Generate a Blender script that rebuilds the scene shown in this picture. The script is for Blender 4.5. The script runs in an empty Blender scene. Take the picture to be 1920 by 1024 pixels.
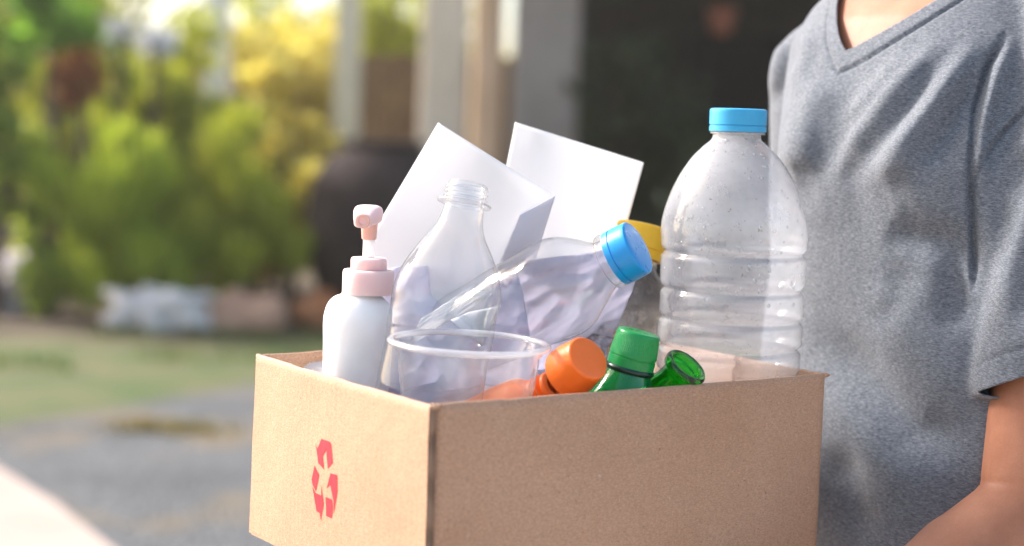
import bpy, bmesh, math, random
import numpy as np
from mathutils import Vector, Matrix, noise
random.seed(7); RNG = np.random.RandomState(7)
S = bpy.context.scene; COL = S.collection
R = math.radians

# ------------------------------------------------------------------ camera, sky, sun, exposure
ZC = 1.22                      # eye height
F = 3100.0                     # focal length in photo pixels (1920 wide)
ROLL = math.atan(0.035)
PITCH = math.atan(262 * math.cos(ROLL) / F)
_F = Vector((0, math.cos(PITCH), -math.sin(PITCH)))
_R0 = Vector((1, 0, 0)); _U0 = Vector((0, math.sin(PITCH), math.cos(PITCH)))
_R = _R0 * math.cos(ROLL) + _U0 * math.sin(ROLL)
_U = -_R0 * math.sin(ROLL) + _U0 * math.cos(ROLL)
CAM = Vector((0, 0, ZC))
cd = bpy.data.cameras.new('camera'); cam = bpy.data.objects.new('camera', cd); COL.objects.link(cam)
cam.matrix_world = Matrix(((_R.x, _U.x, -_F.x, 0), (_R.y, _U.y, -_F.y, 0), (_R.z, _U.z, -_F.z, ZC), (0, 0, 0, 1)))
cd.sensor_width = 36; cd.lens = F / 1920 * 36; cd.clip_start = 0.05; cd.clip_end = 600
cd.dof.use_dof = True; cd.dof.focus_distance = 1.34; cd.dof.aperture_fstop = 2.9
S.camera = cam
W = bpy.data.worlds.new('World'); S.world = W; W.use_nodes = True
SUN_AZ = Vector((-0.90, 0.43)).normalized(); SUN_EL = R(36)
nt = W.node_tree; bg = nt.nodes['Background']; sk = nt.nodes.new('ShaderNodeTexSky'); sk.sky_type = 'NISHITA'
sk.sun_disc = False; sk.sun_elevation = SUN_EL; sk.sun_rotation = math.atan2(SUN_AZ.x, SUN_AZ.y)
sk.air_density = 0.85; sk.dust_density = 2.6; sk.ozone_density = 0.5
wm = nt.nodes.new('ShaderNodeMix'); wm.data_type = 'RGBA'; wm.blend_type = 'MULTIPLY'; wm.inputs[0].default_value = 1
wm.inputs[7].default_value = (1.06, 1.0, 0.915, 1)   # warm tint put into the sky colour to offset its blue
nt.links.new(sk.outputs[0], wm.inputs[6]); nt.links.new(wm.outputs[2], bg.inputs[0]); bg.inputs[1].default_value = 0.15
sd = Vector((SUN_AZ.x * math.cos(SUN_EL), SUN_AZ.y * math.cos(SUN_EL), math.sin(SUN_EL)))
sl = bpy.data.lights.new('sun', 'SUN'); sl.energy = 2.8; sl.angle = R(9); sl.color = (1, 0.95, 0.94)
so = bpy.data.objects.new('sun', sl); COL.objects.link(so); so.rotation_euler = sd.to_track_quat('Z', 'Y').to_euler(); so.location = (-5, 3, 8)
S.view_settings.view_transform = 'Standard'; S.view_settings.look = 'None'; S.view_settings.gamma = 1
S.view_settings.exposure = 1.42
S.cycles.use_denoising = True
S.cycles.max_bounces = 14; S.cycles.transparent_max_bounces = 40; S.cycles.transmission_bounces = 14; S.cycles.glossy_bounces = 6
S.cycles.sample_clamp_indirect = 6; S.cycles.caustics_reflective = False; S.cycles.caustics_refractive = False

def P(x, y, Y):
    """a point of the place seen at photo pixel x,y at world depth Y"""
    d = _F + _R * ((x - 960) / F) - _U * ((y - 512) / F)
    return CAM + d * (Y / d.y)
def G(x, y, z=0.0):
    d = _F + _R * ((x - 960) / F) - _U * ((y - 512) / F)
    return CAM + d * ((z - ZC) / d.z)
def proj(V):
    q = V - np.array(CAM)
    a = q @ np.array(_R); b = q @ np.array(_U); c = q @ np.array(_F)
    return 960 + F * a / c, 512 - F * b / c

# ------------------------------------------------------------------ materials
def newmat(name):
    m = bpy.data.materials.new(name); m.use_nodes = True
    n = m.node_tree.nodes; l = m.node_tree.links
    return m, n, l, n['Principled BSDF'], n['Material Output']
def coords(n, l, scale=(1, 1, 1), rot=(0, 0, 0)):
    t = n.new('ShaderNodeTexCoord'); mp = n.new('ShaderNodeMapping')
    mp.inputs['Scale'].default_value = scale; mp.inputs['Rotation'].default_value = rot
    l.new(t.outputs['Object'], mp.inputs['Vector']); return mp.outputs[0]
def nz(n, l, vec, scale, detail=3, rough=0.5, dist=0.0):
    t = n.new('ShaderNodeTexNoise'); t.inputs['Scale'].default_value = scale; t.inputs['Detail'].default_value = detail
    t.inputs['Roughness'].default_value = rough; t.inputs['Distortion'].default_value = dist
    l.new(vec, t.inputs['Vector']); return t.outputs['Fac']
def ramp(n, l, fac, stops):
    r = n.new('ShaderNodeValToRGB'); e = r.color_ramp.elements
    while len(e) < len(stops): e.new(0.5)
    for k, (p, c) in enumerate(stops):
        e[k].position = p; e[k].color = (c[0], c[1], c[2], 1) if not isinstance(c, (int, float)) else (c, c, c, 1)
    l.new(fac, r.inputs[0]); return r.outputs[0]
def bump(n, l, h, strength, dist=0.001, prev=None):
    b = n.new('ShaderNodeBump'); b.inputs['Strength'].default_value = strength; b.inputs['Distance'].default_value = dist
    l.new(h, b.inputs['Height'])
    if prev: l.new(prev, b.inputs['Normal'])
    return b.outputs[0]
def mixc(n, l, fac, a, b, mode='MIX'):
    m = n.new('ShaderNodeMix'); m.data_type = 'RGBA'; m.blend_type = mode
    if isinstance(fac, (int, float)): m.inputs[0].default_value = fac
    else: l.new(fac, m.inputs[0])
    for i, v in ((6, a), (7, b)):
        if isinstance(v, tuple): m.inputs[i].default_value = (*v, 1)
        else: l.new(v, m.inputs[i])
    return m.outputs[2]
def mth(n, l, op, a, b=None):
    m = n.new('ShaderNodeMath'); m.operation = op
    for i, v in ((0, a), (1, b)):
        if v is None: continue
        if isinstance(v, (int, float)): m.inputs[i].default_value = v
        else: l.new(v, m.inputs[i])
    return m.outputs[0]

def simple(name, c0, c1=None, scale=30, rough=0.5, bs=0.0, bscale=200, spec=0.5, sss=0.0, sssr=(1, .4, .2), sssc=0.004, metal=0):
    m, n, l, p, o = newmat(name); v = coords(n, l)
    c1 = c1 or c0
    col = ramp(n, l, nz(n, l, v, scale, 5, .6), [(0.3, c0), (0.7, c1)])
    l.new(col, p.inputs['Base Color']); p.inputs['Roughness'].default_value = rough
    p.inputs['Specular IOR Level'].default_value = spec; p.inputs['Metallic'].default_value = metal
    if bs: l.new(bump(n, l, nz(n, l, v, bscale, 4, .6), bs), p.inputs['Normal'])
    if sss:
        p.inputs['Subsurface Weight'].default_value = sss; p.inputs['Subsurface Radius'].default_value = sssr; p.inputs['Subsurface Scale'].default_value = sssc
    return m

def thin_plastic(name, tint=(0.97, 0.975, 0.98), edge=(0.38, 0.39, 0.41), milk=0.06, milkc=(0.85, 0.87, 0.9), rough=0.05, bs=0.15, bscale=28, dirt=0.0, refl=0.06, blot=False):
    """thin walled PET: straight-through transmission, facing-dependent wall length and reflection"""
    m, n, l, p, o = newmat(name); n.remove(p); v = coords(n, l)
    nor = bump(n, l, nz(n, l, v, bscale, 3, .5, .6), bs, 0.004)
    nor = bump(n, l, nz(n, l, v, bscale * 5, 2, .5), bs * .5, 0.001, nor)
    lw = n.new('ShaderNodeLayerWeight'); lw.inputs[0].default_value = 0.5
    fac = lw.outputs['Facing']
    p2 = mth(n, l, 'POWER', fac, 4.2)
    tc = mixc(n, l, p2, tint, edge)
    tr = n.new('ShaderNodeBsdfTransparent'); l.new(tc, tr.inputs[0])
    lwb = n.new('ShaderNodeLayerWeight'); lwb.inputs[0].default_value = 0.5; l.new(nor, lwb.inputs['Normal'])
    gl = n.new('ShaderNodeBsdfGlossy'); gl.inputs['Roughness'].default_value = rough; l.new(nor, gl.inputs['Normal'])
    gf = mth(n, l, 'ADD', mth(n, l, 'MULTIPLY', mth(n, l, 'POWER', lwb.outputs['Facing'], 4.5), 0.85), refl)
    df = n.new('ShaderNodeBsdfDiffuse'); ts = n.new('ShaderNodeBsdfTranslucent')
    df.inputs[0].default_value = (*milkc, 1); ts.inputs[0].default_value = (*milkc, 1)
    md = n.new('ShaderNodeMixShader'); md.inputs[0].default_value = 0.5; l.new(df.outputs[0], md.inputs[1]); l.new(ts.outputs[0], md.inputs[2])
    m1 = n.new('ShaderNodeMixShader')
    mk = mth(n, l, 'ADD', mth(n, l, 'MULTIPLY', p2, 0.25), milk)
    cloud = ramp(n, l, nz(n, l, v, 22, 4, .6), [(0.35, 0.78), (0.7, 1.15)])
    mk = mth(n, l, 'MULTIPLY', mk, cloud)
    l.new(mk, m1.inputs[0]); l.new(tr.outputs[0], m1.inputs[1]); l.new(md.outputs[0], m1.inputs[2])
    m2 = n.new('ShaderNodeMixShader'); l.new(gf, m2.inputs[0]); l.new(m1.outputs[0], m2.inputs[1]); l.new(gl.outputs[0], m2.inputs[2])
    out = m2
    if dirt:
        dd = n.new('ShaderNodeBsdfDiffuse'); dd.inputs[0].default_value = (0.10, 0.08, 0.06, 1)
        sp = ramp(n, l, nz(n, l, v, 330, 2, .5), [(0.66, 0.0), (0.72, 1.0)])
        msk = ramp(n, l, nz(n, l, v, 16, 3, .6), [(0.45, 0.0), (0.62, 1.0)])
        if blot: sp = ramp(n, l, nz(n, l, v, 38, 6, .75), [(0.50, 0.0), (0.56, 1.0)])
        dm = mth(n, l, 'MULTIPLY', mth(n, l, 'MULTIPLY', sp, msk), dirt)
        m3 = n.new('ShaderNodeMixShader'); l.new(dm, m3.inputs[0]); l.new(out.outputs[0], m3.inputs[1]); l.new(dd.outputs[0], m3.inputs[2]); out = m3
    l.new(out.outputs[0], o.inputs[0]); return m

def plastic(name, c, rough=0.35, sss=0.15, bs=0.05, ssc=0.002):
    m, n, l, p, o = newmat(name); v = coords(n, l)
    col = ramp(n, l, nz(n, l, v, 60, 4, .6), [(0.3, tuple(x * .93 for x in c)), (0.7, c)])
    l.new(col, p.inputs['Base Color'])
    l.new(ramp(n, l, nz(n, l, v, 90, 5, .7), [(0.3, rough * .8), (0.8, min(1, rough * 1.35))]), p.inputs['Roughness'])
    l.new(bump(n, l, nz(n, l, v, 500, 3, .6), bs, 0.0005), p.inputs['Normal'])
    p.inputs['Subsurface Weight'].default_value = sss; p.inputs['Subsurface Radius'].default_value = (1, 1, 1); p.inputs['Subsurface Scale'].default_value = ssc
    return m

def mat_kraft(inner=False):
    m, n, l, p, o = newmat('kraft_cardboard'); ang = -YAW
    v = coords(n, l); vr = coords(n, l, (1, 1, 1), (0, 0, ang))
    base = ramp(n, l, nz(n, l, v, 9, 4, .6), [(0.3, (0.455, 0.275, 0.172)), (0.7, (0.515, 0.328, 0.215))])
    fib = nz(n, l, coords(n, l, (1, 1, 2.2)), 420, 4, .75)
    base = mixc(n, l, 1.0, base, ramp(n, l, fib, [(0.32, (0.72, 0.69, 0.66)), (0.68, (1.20, 1.21, 1.22))]), 'MULTIPLY')
    sp = ramp(n, l, nz(n, l, v, 430, 2, .5), [(0.27, .8), (0.31, 0.0)])
    base = mixc(n, l, sp, base, (0.20, 0.11, 0.07))
    sp2 = ramp(n, l, nz(n, l, coords(n, l, (1, 1, 1), (1, 2, 3)), 230, 2, .5), [(0.73, 0.0), (0.77, 0.5)])
    base = mixc(n, l, sp2, base, (0.62, 0.50, 0.40))
    l.new(base, p.inputs['Base Color']); p.inputs['Roughness'].default_value = 0.62; p.inputs['Specular IOR Level'].default_value = 0.4
    # faint flutes of the corrugation (vertical), seen on both pairs of faces
    h = []
    for d in ('X', 'Y'):
        w = n.new('ShaderNodeTexWave'); w.bands_direction = d; w.inputs['Scale'].default_value = 44; w.inputs['Distortion'].default_value = 0.6
        w.inputs['Detail'].default_value = 1; l.new(vr, w.inputs['Vector']); h.append(w.outputs['Fac'])
    hh = mth(n, l, 'ADD', h[0], h[1])
    b1 = bump(n, l, hh, 0.10, 0.0006)
    b2 = bump(n, l, fib, 0.25, 0.0006, b1)
    b3 = bump(n, l, nz(n, l, v, 14, 4, .6), 0.35, 0.004, b2)
    l.new(b3, p.inputs['Normal']); return m

# ------------------------------------------------------------------ mesh builder
class MB:
    def __init__(s): s.v = []; s.f = []
    def add(s, vs, fs):
        o = len(s.v); s.v += [tuple(v) for v in vs]; s.f += [tuple(i + o for i in f) for f in fs]; return s
    def lathe(s, prof, org, axis, seg=64, mod=None, cap0=False, cap1=False, ref=None):
        axis = Vector(axis).normalized(); a = Vector(ref) if ref else (Vector((0, 0, 1)) if abs(axis.z) < .9 else Vector((1, 0, 0)))
        e = (a - axis * a.dot(axis)).normalized(); g = axis.cross(e); org = Vector(org)
        vs = []; fs = []
        for k, (r, h) in enumerate(prof):
            for i in range(seg):
                t = 2 * math.pi * i / seg
                rr = r if mod is None else mod(r, h, t)
                vs.append(org + axis * h + (e * math.cos(t) + g * math.sin(t)) * rr)
        for k in range(len(prof) - 1):
            for i in range(seg):
                j = (i + 1) % seg; fs.append((k * seg + i, k * seg + j, (k + 1) * seg + j, (k + 1) * seg + i))
        if cap0: fs.append(tuple(reversed(range(seg))))
        if cap1: fs.append(tuple((len(prof) - 1) * seg + i for i in range(seg)))
        return s.add(vs, fs)
    def capsule(s, p0, p1, r0, r1, seg=20, squash=None):
        p0 = Vector(p0); p1 = Vector(p1); ax = p1 - p0; L = ax.length or 1e-5; ax.normalize()
        pr = []
        for i in range(7): a = math.pi / 2 * i / 6; pr.append((max(r0 * math.sin(a), 1e-5), -r0 * math.cos(a)))
        for i in range(1, 7): a = math.pi / 2 * i / 6; pr.append((max(r1 * math.cos(a), 1e-5), L + r1 * math.sin(a)))
        return s.lathe(pr, p0, ax, seg, cap0=True, cap1=True, ref=squash)
    def ellipsoid(s, c, M3, seg=32, rings=16):
        pr = []; vs = []; fs = []
        for k in range(rings + 1):
            a = math.pi * k / rings
            for i in range(seg):
                t = 2 * math.pi * i / seg
                q = Vector((math.sin(a) * math.cos(t), math.sin(a) * math.sin(t), math.cos(a))) if 0 < k < rings else Vector((1e-5 * math.cos(t), 1e-5 * math.sin(t), math.cos(a)))
                vs.append(Vector(c) + M3 @ q)
        for k in range(rings):
            for i in range(seg):
                j = (i + 1) % seg; fs.append((k * seg + i, (k + 1) * seg + i, (k + 1) * seg + j, k * seg + j))
        fs.append(tuple(range(seg))); fs.append(tuple(rings * seg + seg - 1 - i for i in range(seg)))
        return s.add(vs, fs)
    def loft(s, rings):
        vs = [p for r in rings for p in r]; n = len(rings[0]); fs = []
        for k in range(len(rings) - 1):
            for i in range(n):
                j = (i + 1) % n; fs.append((k * n + i, k * n + j, (k + 1) * n + j, (k + 1) * n + i))
        fs.append(tuple(reversed(range(n)))); fs.append(tuple((len(rings) - 1) * n + i for i in range(n)))
        return s.add(vs, fs)
    def box(s, c, hx, hy, hz, ux=(1, 0, 0), uy=(0, 1, 0), uz=(0, 0, 1)):
        c = Vector(c); ux = Vector(ux).normalized() * hx; uy = Vector(uy).normalized() * hy; uz = Vector(uz).normalized() * hz
        vs = [c + ux * a + uy * b + uz * d for d in (-1, 1) for b in (-1, 1) for a in (-1, 1)]
        return s.add(vs, [(0, 2, 3, 1), (4, 5, 7, 6), (0, 1, 5, 4), (2, 6, 7, 3), (0, 4, 6, 2), (1, 3, 7, 5)])
    def build(s, name, mat, parent=None, smooth=True, sharp=35, bevel=0, weld=False):
        me = bpy.data.meshes.new(name); me.from_pydata(s.v, [], s.f)
        if weld or bevel:
            bm = bmesh.new(); bm.from_mesh(me); bmesh.ops.remove_doubles(bm, verts=bm.verts, dist=1e-6); bm.normal_update(); bm.to_mesh(me); bm.free()
        return finish(name, me, mat, parent, smooth, sharp, bevel)
def finish(name, me, mat, parent=None, smooth=True, sharp=35, bevel=0):
    me.materials.append(mat); ob = bpy.data.objects.new(name, me); COL.objects.link(ob)
    if smooth:
        me.polygons.foreach_set('use_smooth', [True] * len(me.polygons))
        if sharp: me.set_sharp_from_angle(angle=R(sharp))
    if parent is not None:
        ob.parent = parent; ob.matrix_parent_inverse = Matrix.Translation(-root_loc(parent))
    if bevel:
        b = ob.modifiers.new('bevel', 'BEVEL'); b.width = bevel; b.segments = 2; b.limit_method = 'ANGLE'
    me.update(); return ob
def root_loc(o):
    return Vector(o.location) if o.type == 'EMPTY' else (root_loc(o.parent) if o.parent else Vector((0, 0, 0))) if False else Vector(o.location)
def tag(o, label=None, cat=None, group=None, kind=None):
    if label: o['label'] = label
    if cat: o['category'] = cat
    if group: o['group'] = group
    if kind: o['kind'] = kind
    return o
def thing(name, loc, label, cat, group=None):
    o = bpy.data.objects.new(name, None); COL.objects.link(o); o.location = loc; o.empty_display_size = .05
    return tag(o, label, cat, group)
def copy_tree(o, parent=None):
    c = o.copy(); COL.objects.link(c)
    if parent is not None: c.parent = parent
    for ch in [x for x in o.children]: copy_tree(ch, c)
    return c
def remesh(mb, voxel, smooth=6, fac=0.5):
    me = bpy.data.meshes.new('tmp'); me.from_pydata(mb.v, [], mb.f)
    ob = bpy.data.objects.new('tmp', me); COL.objects.link(ob)
    r = ob.modifiers.new('r', 'REMESH'); r.mode = 'VOXEL'; r.voxel_size = voxel
    if smooth: sm = ob.modifiers.new('s', 'SMOOTH'); sm.iterations = smooth; sm.factor = fac
    dg = bpy.context.evaluated_depsgraph_get(); ev = ob.evaluated_get(dg); m2 = bpy.data.meshes.new_from_object(ev)
    bpy.data.objects.remove(ob); return m2
def co(me):
    a = np.empty(len(me.vertices) * 3); me.vertices.foreach_get('co', a); return a.reshape(-1, 3)
def setco(me, V): me.vertices.foreach_set('co', V.ravel()); me.update()
def normals(me):
    a = np.empty(len(me.vertices) * 3); me.vertex_normals.foreach_get('vector', a); return a.reshape(-1, 3)
def clip_mesh(me, f):
    """keep the part of a mesh where f>0, cutting exactly along f=0"""
    me.calc_loop_triangles(); t = np.empty(len(me.loop_triangles) * 3, int); me.loop_triangles.foreach_get('vertices', t); t = t.reshape(-1, 3)
    V = co(me); vs = [tuple(x) for x in V]; fs = []; ed = {}
    def cut(a, b):
        k = (min(a, b), max(a, b))
        if k not in ed:
            w = f[a] / (f[a] - f[b]); ed[k] = len(vs); vs.append(tuple(V[a] + (V[b] - V[a]) * w))
        return ed[k]
    for tri in t.tolist():
        s = [f[i] > 0 for i in tri]
        if all(s): fs.append(tuple(tri)); continue
        if not any(s): continue
        out = []
        for i in range(3):
            a, b = tri[i], tri[(i + 1) % 3]
            if s[i]: out.append(a)
            if s[i] != s[(i + 1) % 3]: out.append(cut(a, b))
        if len(out) >= 3: fs.append(tuple(out))
    m2 = bpy.data.meshes.new('clip'); m2.from_pydata(vs, [], fs)
    bm = bmesh.new(); bm.from_mesh(m2); bmesh.ops.delete(bm, geom=[v for v in bm.verts if not v.link_faces], context='VERTS'); bm.to_mesh(m2); bm.free()
    m2.update(); return m2
def smoothstep(x): x = np.clip(x, 0, 1); return x * x * (3 - 2 * x)

# ------------------------------------------------------------------ box frame (measured off the photo)
def on_plane(x, y, z): return G(x, y, z)
N = P(805, 765, 1.15); ZR = N.z
Rc = on_plane(1555, 705, ZR); Lc = on_plane(480, 668, ZR)
E1 = (Rc - N); LEN1 = E1.length; E1.normalize()
E2 = (Lc - N); LEN2 = E2.length; E2.normalize()
E2o = Vector((-E1.y, E1.x, 0))
print('BOX', N, Rc, Lc, LEN1, LEN2, 'dot', E1.dot(E2))
YAW = math.atan2(E1.y, E1.x); BH = 0.152; UP = Vector((0, 0, 1))
def bx(a, b, z=0): return N + E1 * a + E2 * b + UP * z

# ================================================================== SETTING

def leafmat(name, cols, trans=0.45):
    m, n, l, p, o = newmat(name); g = n.new('ShaderNodeNewGeometry')
    v = coords(n, l)
    c = ramp(n, l, mth(n, l, 'ADD', mth(n, l, 'MULTIPLY', g.outputs['Random Per Island'], .6), mth(n, l, 'MULTIPLY', nz(n, l, v, 2.6, 3, .6), .45)), [(i / (len(cols) - 1) * .7 + .15, cc) for i, cc in enumerate(cols)])
    l.new(c, p.inputs['Base Color']); p.inputs['Roughness'].default_value = .5
    t = n.new('ShaderNodeBsdfTranslucent'); l.new(mixc(n, l, 1.0, c, (1.25, 1.2, .7), 'MULTIPLY'), t.inputs[0])
    mx = n.new('ShaderNodeMixShader'); mx.inputs[0].default_value = trans
    l.new(p.outputs[0], mx.inputs[1]); l.new(t.outputs[0], mx.inputs[2]); l.new(mx.outputs[0], o.inputs[0]); return m
M_leaf_y = leafmat('leaf_yellow_green', [(.28, .33, .035), (.45, .50, .06), (.60, .62, .12)], .5)
M_leaf_g = leafmat('leaf_green', [(.12, .21, .025), (.24, .34, .04), (.36, .43, .07)], .5)
M_leaf_b = leafmat('leaf_bright_green', [(.22, .32, .03), (.40, .50, .06), (.55, .62, .10)], .55)
M_leaf_glow = leafmat('leaf_sun_glow', [(.42, .34, .06), (.66, .58, .14), (.80, .76, .32)], .55)  # yellow leaves paled to gold, the sun's glow put into their colour
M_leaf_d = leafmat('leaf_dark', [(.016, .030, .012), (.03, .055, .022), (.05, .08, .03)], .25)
M_leaf_r = leafmat('leaf_rust', [(.25, .07, .03), (.4, .12, .05), (.3, .2, .05)], .4)
M_wood = simple('bark', (.06, .04, .025), (.12, .085, .055), 20, .9, .5, 60)

def foliage(c, rx, ry, rz, n, size, seed, droop=0, clumps=24, upright=False):
    rn = random.Random(seed); mb = MB(); cs = []
    for k in range(clumps):
        while True:
            q = Vector((rn.uniform(-1, 1), rn.uniform(-1, 1), rn.uniform(-1, 1)))
            if q.length < 1: break
        q = q * (.55 + .45 * q.length); cs.append((Vector((q.x * rx, q.y * ry, q.z * rz)), rn.uniform(.22, .42) * min(rx, rz)))
    vs = []; fs = []
    for i in range(n):
        cc, cr = rn.choice(cs)
        d = Vector((rn.gauss(0, 1), rn.gauss(0, 1), rn.gauss(0, 1))).normalized() * cr * rn.uniform(.5, 1)
        p = Vector(c) + cc + d
        if p.z < .02: p.z = .02 + rn.random() * .1
        a = Vector((rn.gauss(0, 1), rn.gauss(0, 1), rn.gauss(0, .6))).normalized()
        if upright: a = (Vector((d.x + cc.x, d.y + cc.y, 0)) * .8 + Vector((0, 0, 1.0)) + a * .35).normalized()
        b = a.cross(Vector((rn.gauss(0, 1), rn.gauss(0, 1), rn.gauss(0, 1)))).normalized()
        L = size * rn.uniform(.6, 1.3); w = L * (.12 if upright else .32); nn = a.cross(b) * L * .12
        if upright: L *= 2.2
        o = len(vs); vs += [p, p + a * L * .5 + b * w + nn, p + a * L, p + a * L * .5 - b * w + nn]; fs.append((o, o + 1, o + 2, o + 3))
    return mb.add(vs, fs)
def shrub(name, px, top, base, Y, wpx, mat, n, size, label, cat='shrub', seed=0, upright=False, group='shrubs in the garden bed', z0=None):
    x = P(px, 400, Y).x; zt = P(px, top, Y).z; zb = max(0, P(px, base, Y).z) if z0 is None else z0
    g = thing(name, (x, Y, 0), label, cat, group)
    rx = wpx / 2 / F * Y; rz = (zt - zb) / 2
    foliage((x, Y, (zt + zb) / 2), rx * .85, rx * .75, rz * .85, n, size, seed, upright=upright).build('foliage', mat, g, smooth=False)
    mb = MB(); rn = random.Random(seed + 5)
    for k in range(5):
        q = Vector((x + rn.uniform(-.3, .3) * rx, Y + rn.uniform(-.3, .3) * rx, zb + (zt - zb) * rn.uniform(.45, .75)))
        mb.capsule((x + rn.uniform(-.08, .08), Y + rn.uniform(-.08, .08), -.02), q, .022, .008, 8)
    mb.build('stem', M_wood, g); return g

def sheet(name, pts, z, mat, label=None, kind='structure', wob=0, div=0):
    mb = MB(); vs = [Vector((p[0], p[1], z)) for p in pts]
    mb.add(vs, [tuple(range(len(vs)))]); o = mb.build(name, mat, smooth=False); tag(o, label, None, None, kind); return o

M_soil = simple('soil', (.05, .033, .02), (.11, .075, .05), 6, .95, .8, 30)
M_ground = simple('ground_earth', (.07, .055, .03), (.12, .10, .05), 1.5, .95, .6, 20)
def mat_gravel():
    m, n, l, p, o = newmat('gravel'); v = coords(n, l)
    vo = n.new('ShaderNodeTexVoronoi'); vo.inputs['Scale'].default_value = 42; l.new(v, vo.inputs['Vector'])
    c = ramp(n, l, nz(n, l, v, 1.3, 5, .65), [(0.3, (.085, .092, .096)), (0.55, (.14, .15, .155)), (0.70, (.20, .165, .12))])
    c2 = mixc(n, l, .5, c, ramp(n, l, vo.outputs['Color'], [(0, (.06, .06, .06)), (1, (.5, .5, .5))]), 'OVERLAY')
    patch = ramp(n, l, nz(n, l, coords(n, l, (1, 1, 1), (0, 0, .3)), .9, 3, .6), [(.50, 0.0), (.62, .75)])
    l.new(mixc(n, l, patch, c2, (.20, .15, .08)), p.inputs['Base Color']); p.inputs['Roughness'].default_value = .9
    l.new(bump(n, l, vo.outputs['Distance'], .8, .02), p.inputs['Normal']); return m
M_gravel = mat_gravel()
M_conc = simple('pale_concrete', (.36, .29, .24), (.44, .36, .31), 2.5, .9, .3, 40)
M_turf = simple('turf_soil', (.040, .085, .012), (.13, .12, .05), 2.2, .95, .8, 30)
sheet('ground', [(-250, -60), (250, -60), (250, 450), (-250, 450)], 0, M_ground, 'bare brown earth reaching to the horizon')
def gp(x, y): p = G(x, y); return (p.x, p.y)
road = [gp(470, 722), gp(250, 762), gp(0, 800), (-6, 7.4), (-9, 6.2), (-9, -8), (9, -8), (9, 8.6), (3, 8.8)]
sheet('road', road, .004, M_gravel, 'grey gravel lane in front of the garden')
conc = [gp(-200, 760), gp(0, 880), gp(110, 950), gp(230, 1045), (-.9, 4.3), (-.3, 4.1), (8, 4.1), (8, -7), (-7, -7), (-7, 6.5)]  # near part is unseen, added to bounce warm light onto the box
sheet('path_and_reflector', conc, .008, M_conc, 'pale concrete at the lower left, extended unseen under the person to bounce warm light')
turf = [gp(0, 800), gp(250, 762), gp(470, 722), (3, 8.8), (3, 9.9), gp(600, 640), gp(300, 652), gp(0, 640), (-6, 9.8), (-6, 7.4)]
sheet('grass_verge', turf, .006, M_turf, 'worn grass verge between lane and bed')
sheet('garden_bed', [(-8, 9.6), (-2, 9.45), (-.8, 9.5), (4, 9.7), (4, 13), (-8, 13)], .010, M_soil, 'dark soil of the planted garden bed')
# grass tufts on the verge (uncountable)
rn = random.Random(3); mb = MB(); vs = []; fs = []
M_grass = leafmat('grass_blades', [(.03, .09, .012), (.08, .16, .025), (.20, .19, .05)], .3)
for i in range(9000):
    y = rn.uniform(7.35, 9.6); x = rn.uniform(-3.8, 1.2)
    if noise.noise(Vector((x * 1.7, y * 2.3, 1))) < .06: continue
    if y < 7.35 + (x + 2.6) * .55 + .15: continue
    h = rn.uniform(.03, .08); a = rn.uniform(0, 6.28); w = .006; dx, dy = math.cos(a) * w, math.sin(a) * w
    lx, ly = rn.gauss(0, .02), rn.gauss(0, .02); o = len(vs)
    vs += [(x - dx, y - dy, .005), (x + dx, y + dy, .005), (x + lx, y + ly, h)]; fs.append((o, o + 1, o + 2))
tag(mb.add(vs, fs).build('grass', M_grass, smooth=False), 'short patchy grass along the verge', 'grass', kind='stuff')
# dry tuft on the lane
vs = []; fs = []; c = G(320, 808); mb = MB()
for i in range(420):
    x = c.x + rn.gauss(0, .12); y = c.y + rn.gauss(0, .06); h = rn.uniform(.02, .06); a = rn.uniform(0, 6.28); dx, dy = math.cos(a) * .006, math.sin(a) * .006; o = len(vs)
    vs += [(x - dx, y - dy, .005), (x + dx, y + dy, .005), (x + rn.gauss(0, .03), y + rn.gauss(0, .03), h)]; fs.append((o, o + 1, o + 2))
M_dry = leafmat('dry_grass', [(.12, .10, .03), (.22, .17, .06), (.26, .24, .08)], .3)
tag(mb.add(vs, fs).build('dry_grass', M_dry, smooth=False), 'dry brown grass tuft growing alone in the grey gravel lane', 'grass', kind='stuff')

def rock(px, py, Y, w, h, d, mat, label, seed, name='rock'):
    c = P(px, py, Y); mb = MB(); M3 = Matrix.Diagonal((w / 2, d / 2, h / 2)); mb.ellipsoid((0, 0, 0), M3, 40, 24)
    out = []
    for v in mb.v:
        q = Vector(v); s = 1 + .62 * noise.noise(q * 7 + Vector((seed * 3.7, 0, 0))) + .25 * noise.noise(q * 17 + Vector((0, seed, 0)))
        q = q * s; out.append((q.x + c.x, q.y + c.y, max(q.z, -h * .42) + h * .40))
    mb.v = out; return tag(mb.build(name, mat, sharp=0), label, 'rock', 'rocks edging the garden bed')
M_rw = simple('pale_stone', (.55, .50, .47), (.75, .70, .66), 7, .85, .6, 30)
M_rb = simple('reddish_stone', (.45, .24, .15), (.56, .34, .23), 7, .9, .6, 30)
M_ro = simple('orange_stone', (.38, .13, .05), (.45, .2, .09), 7, .9, .6, 30)
M_rg = simple('mauve_stone', (.42, .38, .40), (.58, .54, .55), 7, .9, .6, 30)
rock(292, 640, 9.62, .66, .27, .35, M_rw, 'large white rock at the front of the garden bed', 1)
rock(436, 640, 9.75, .52, .26, .3, M_rb, 'reddish brown rock right of the large white rock', 2)
rock(590, 640, 9.9, .26, .24, .25, M_ro, 'small orange brown rock half hidden behind the box corner', 3)
rock(40, 560, 10.2, .42, .42, .35, M_rg, 'pale mauve rock at the left edge among the shrubs', 4)

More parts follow.
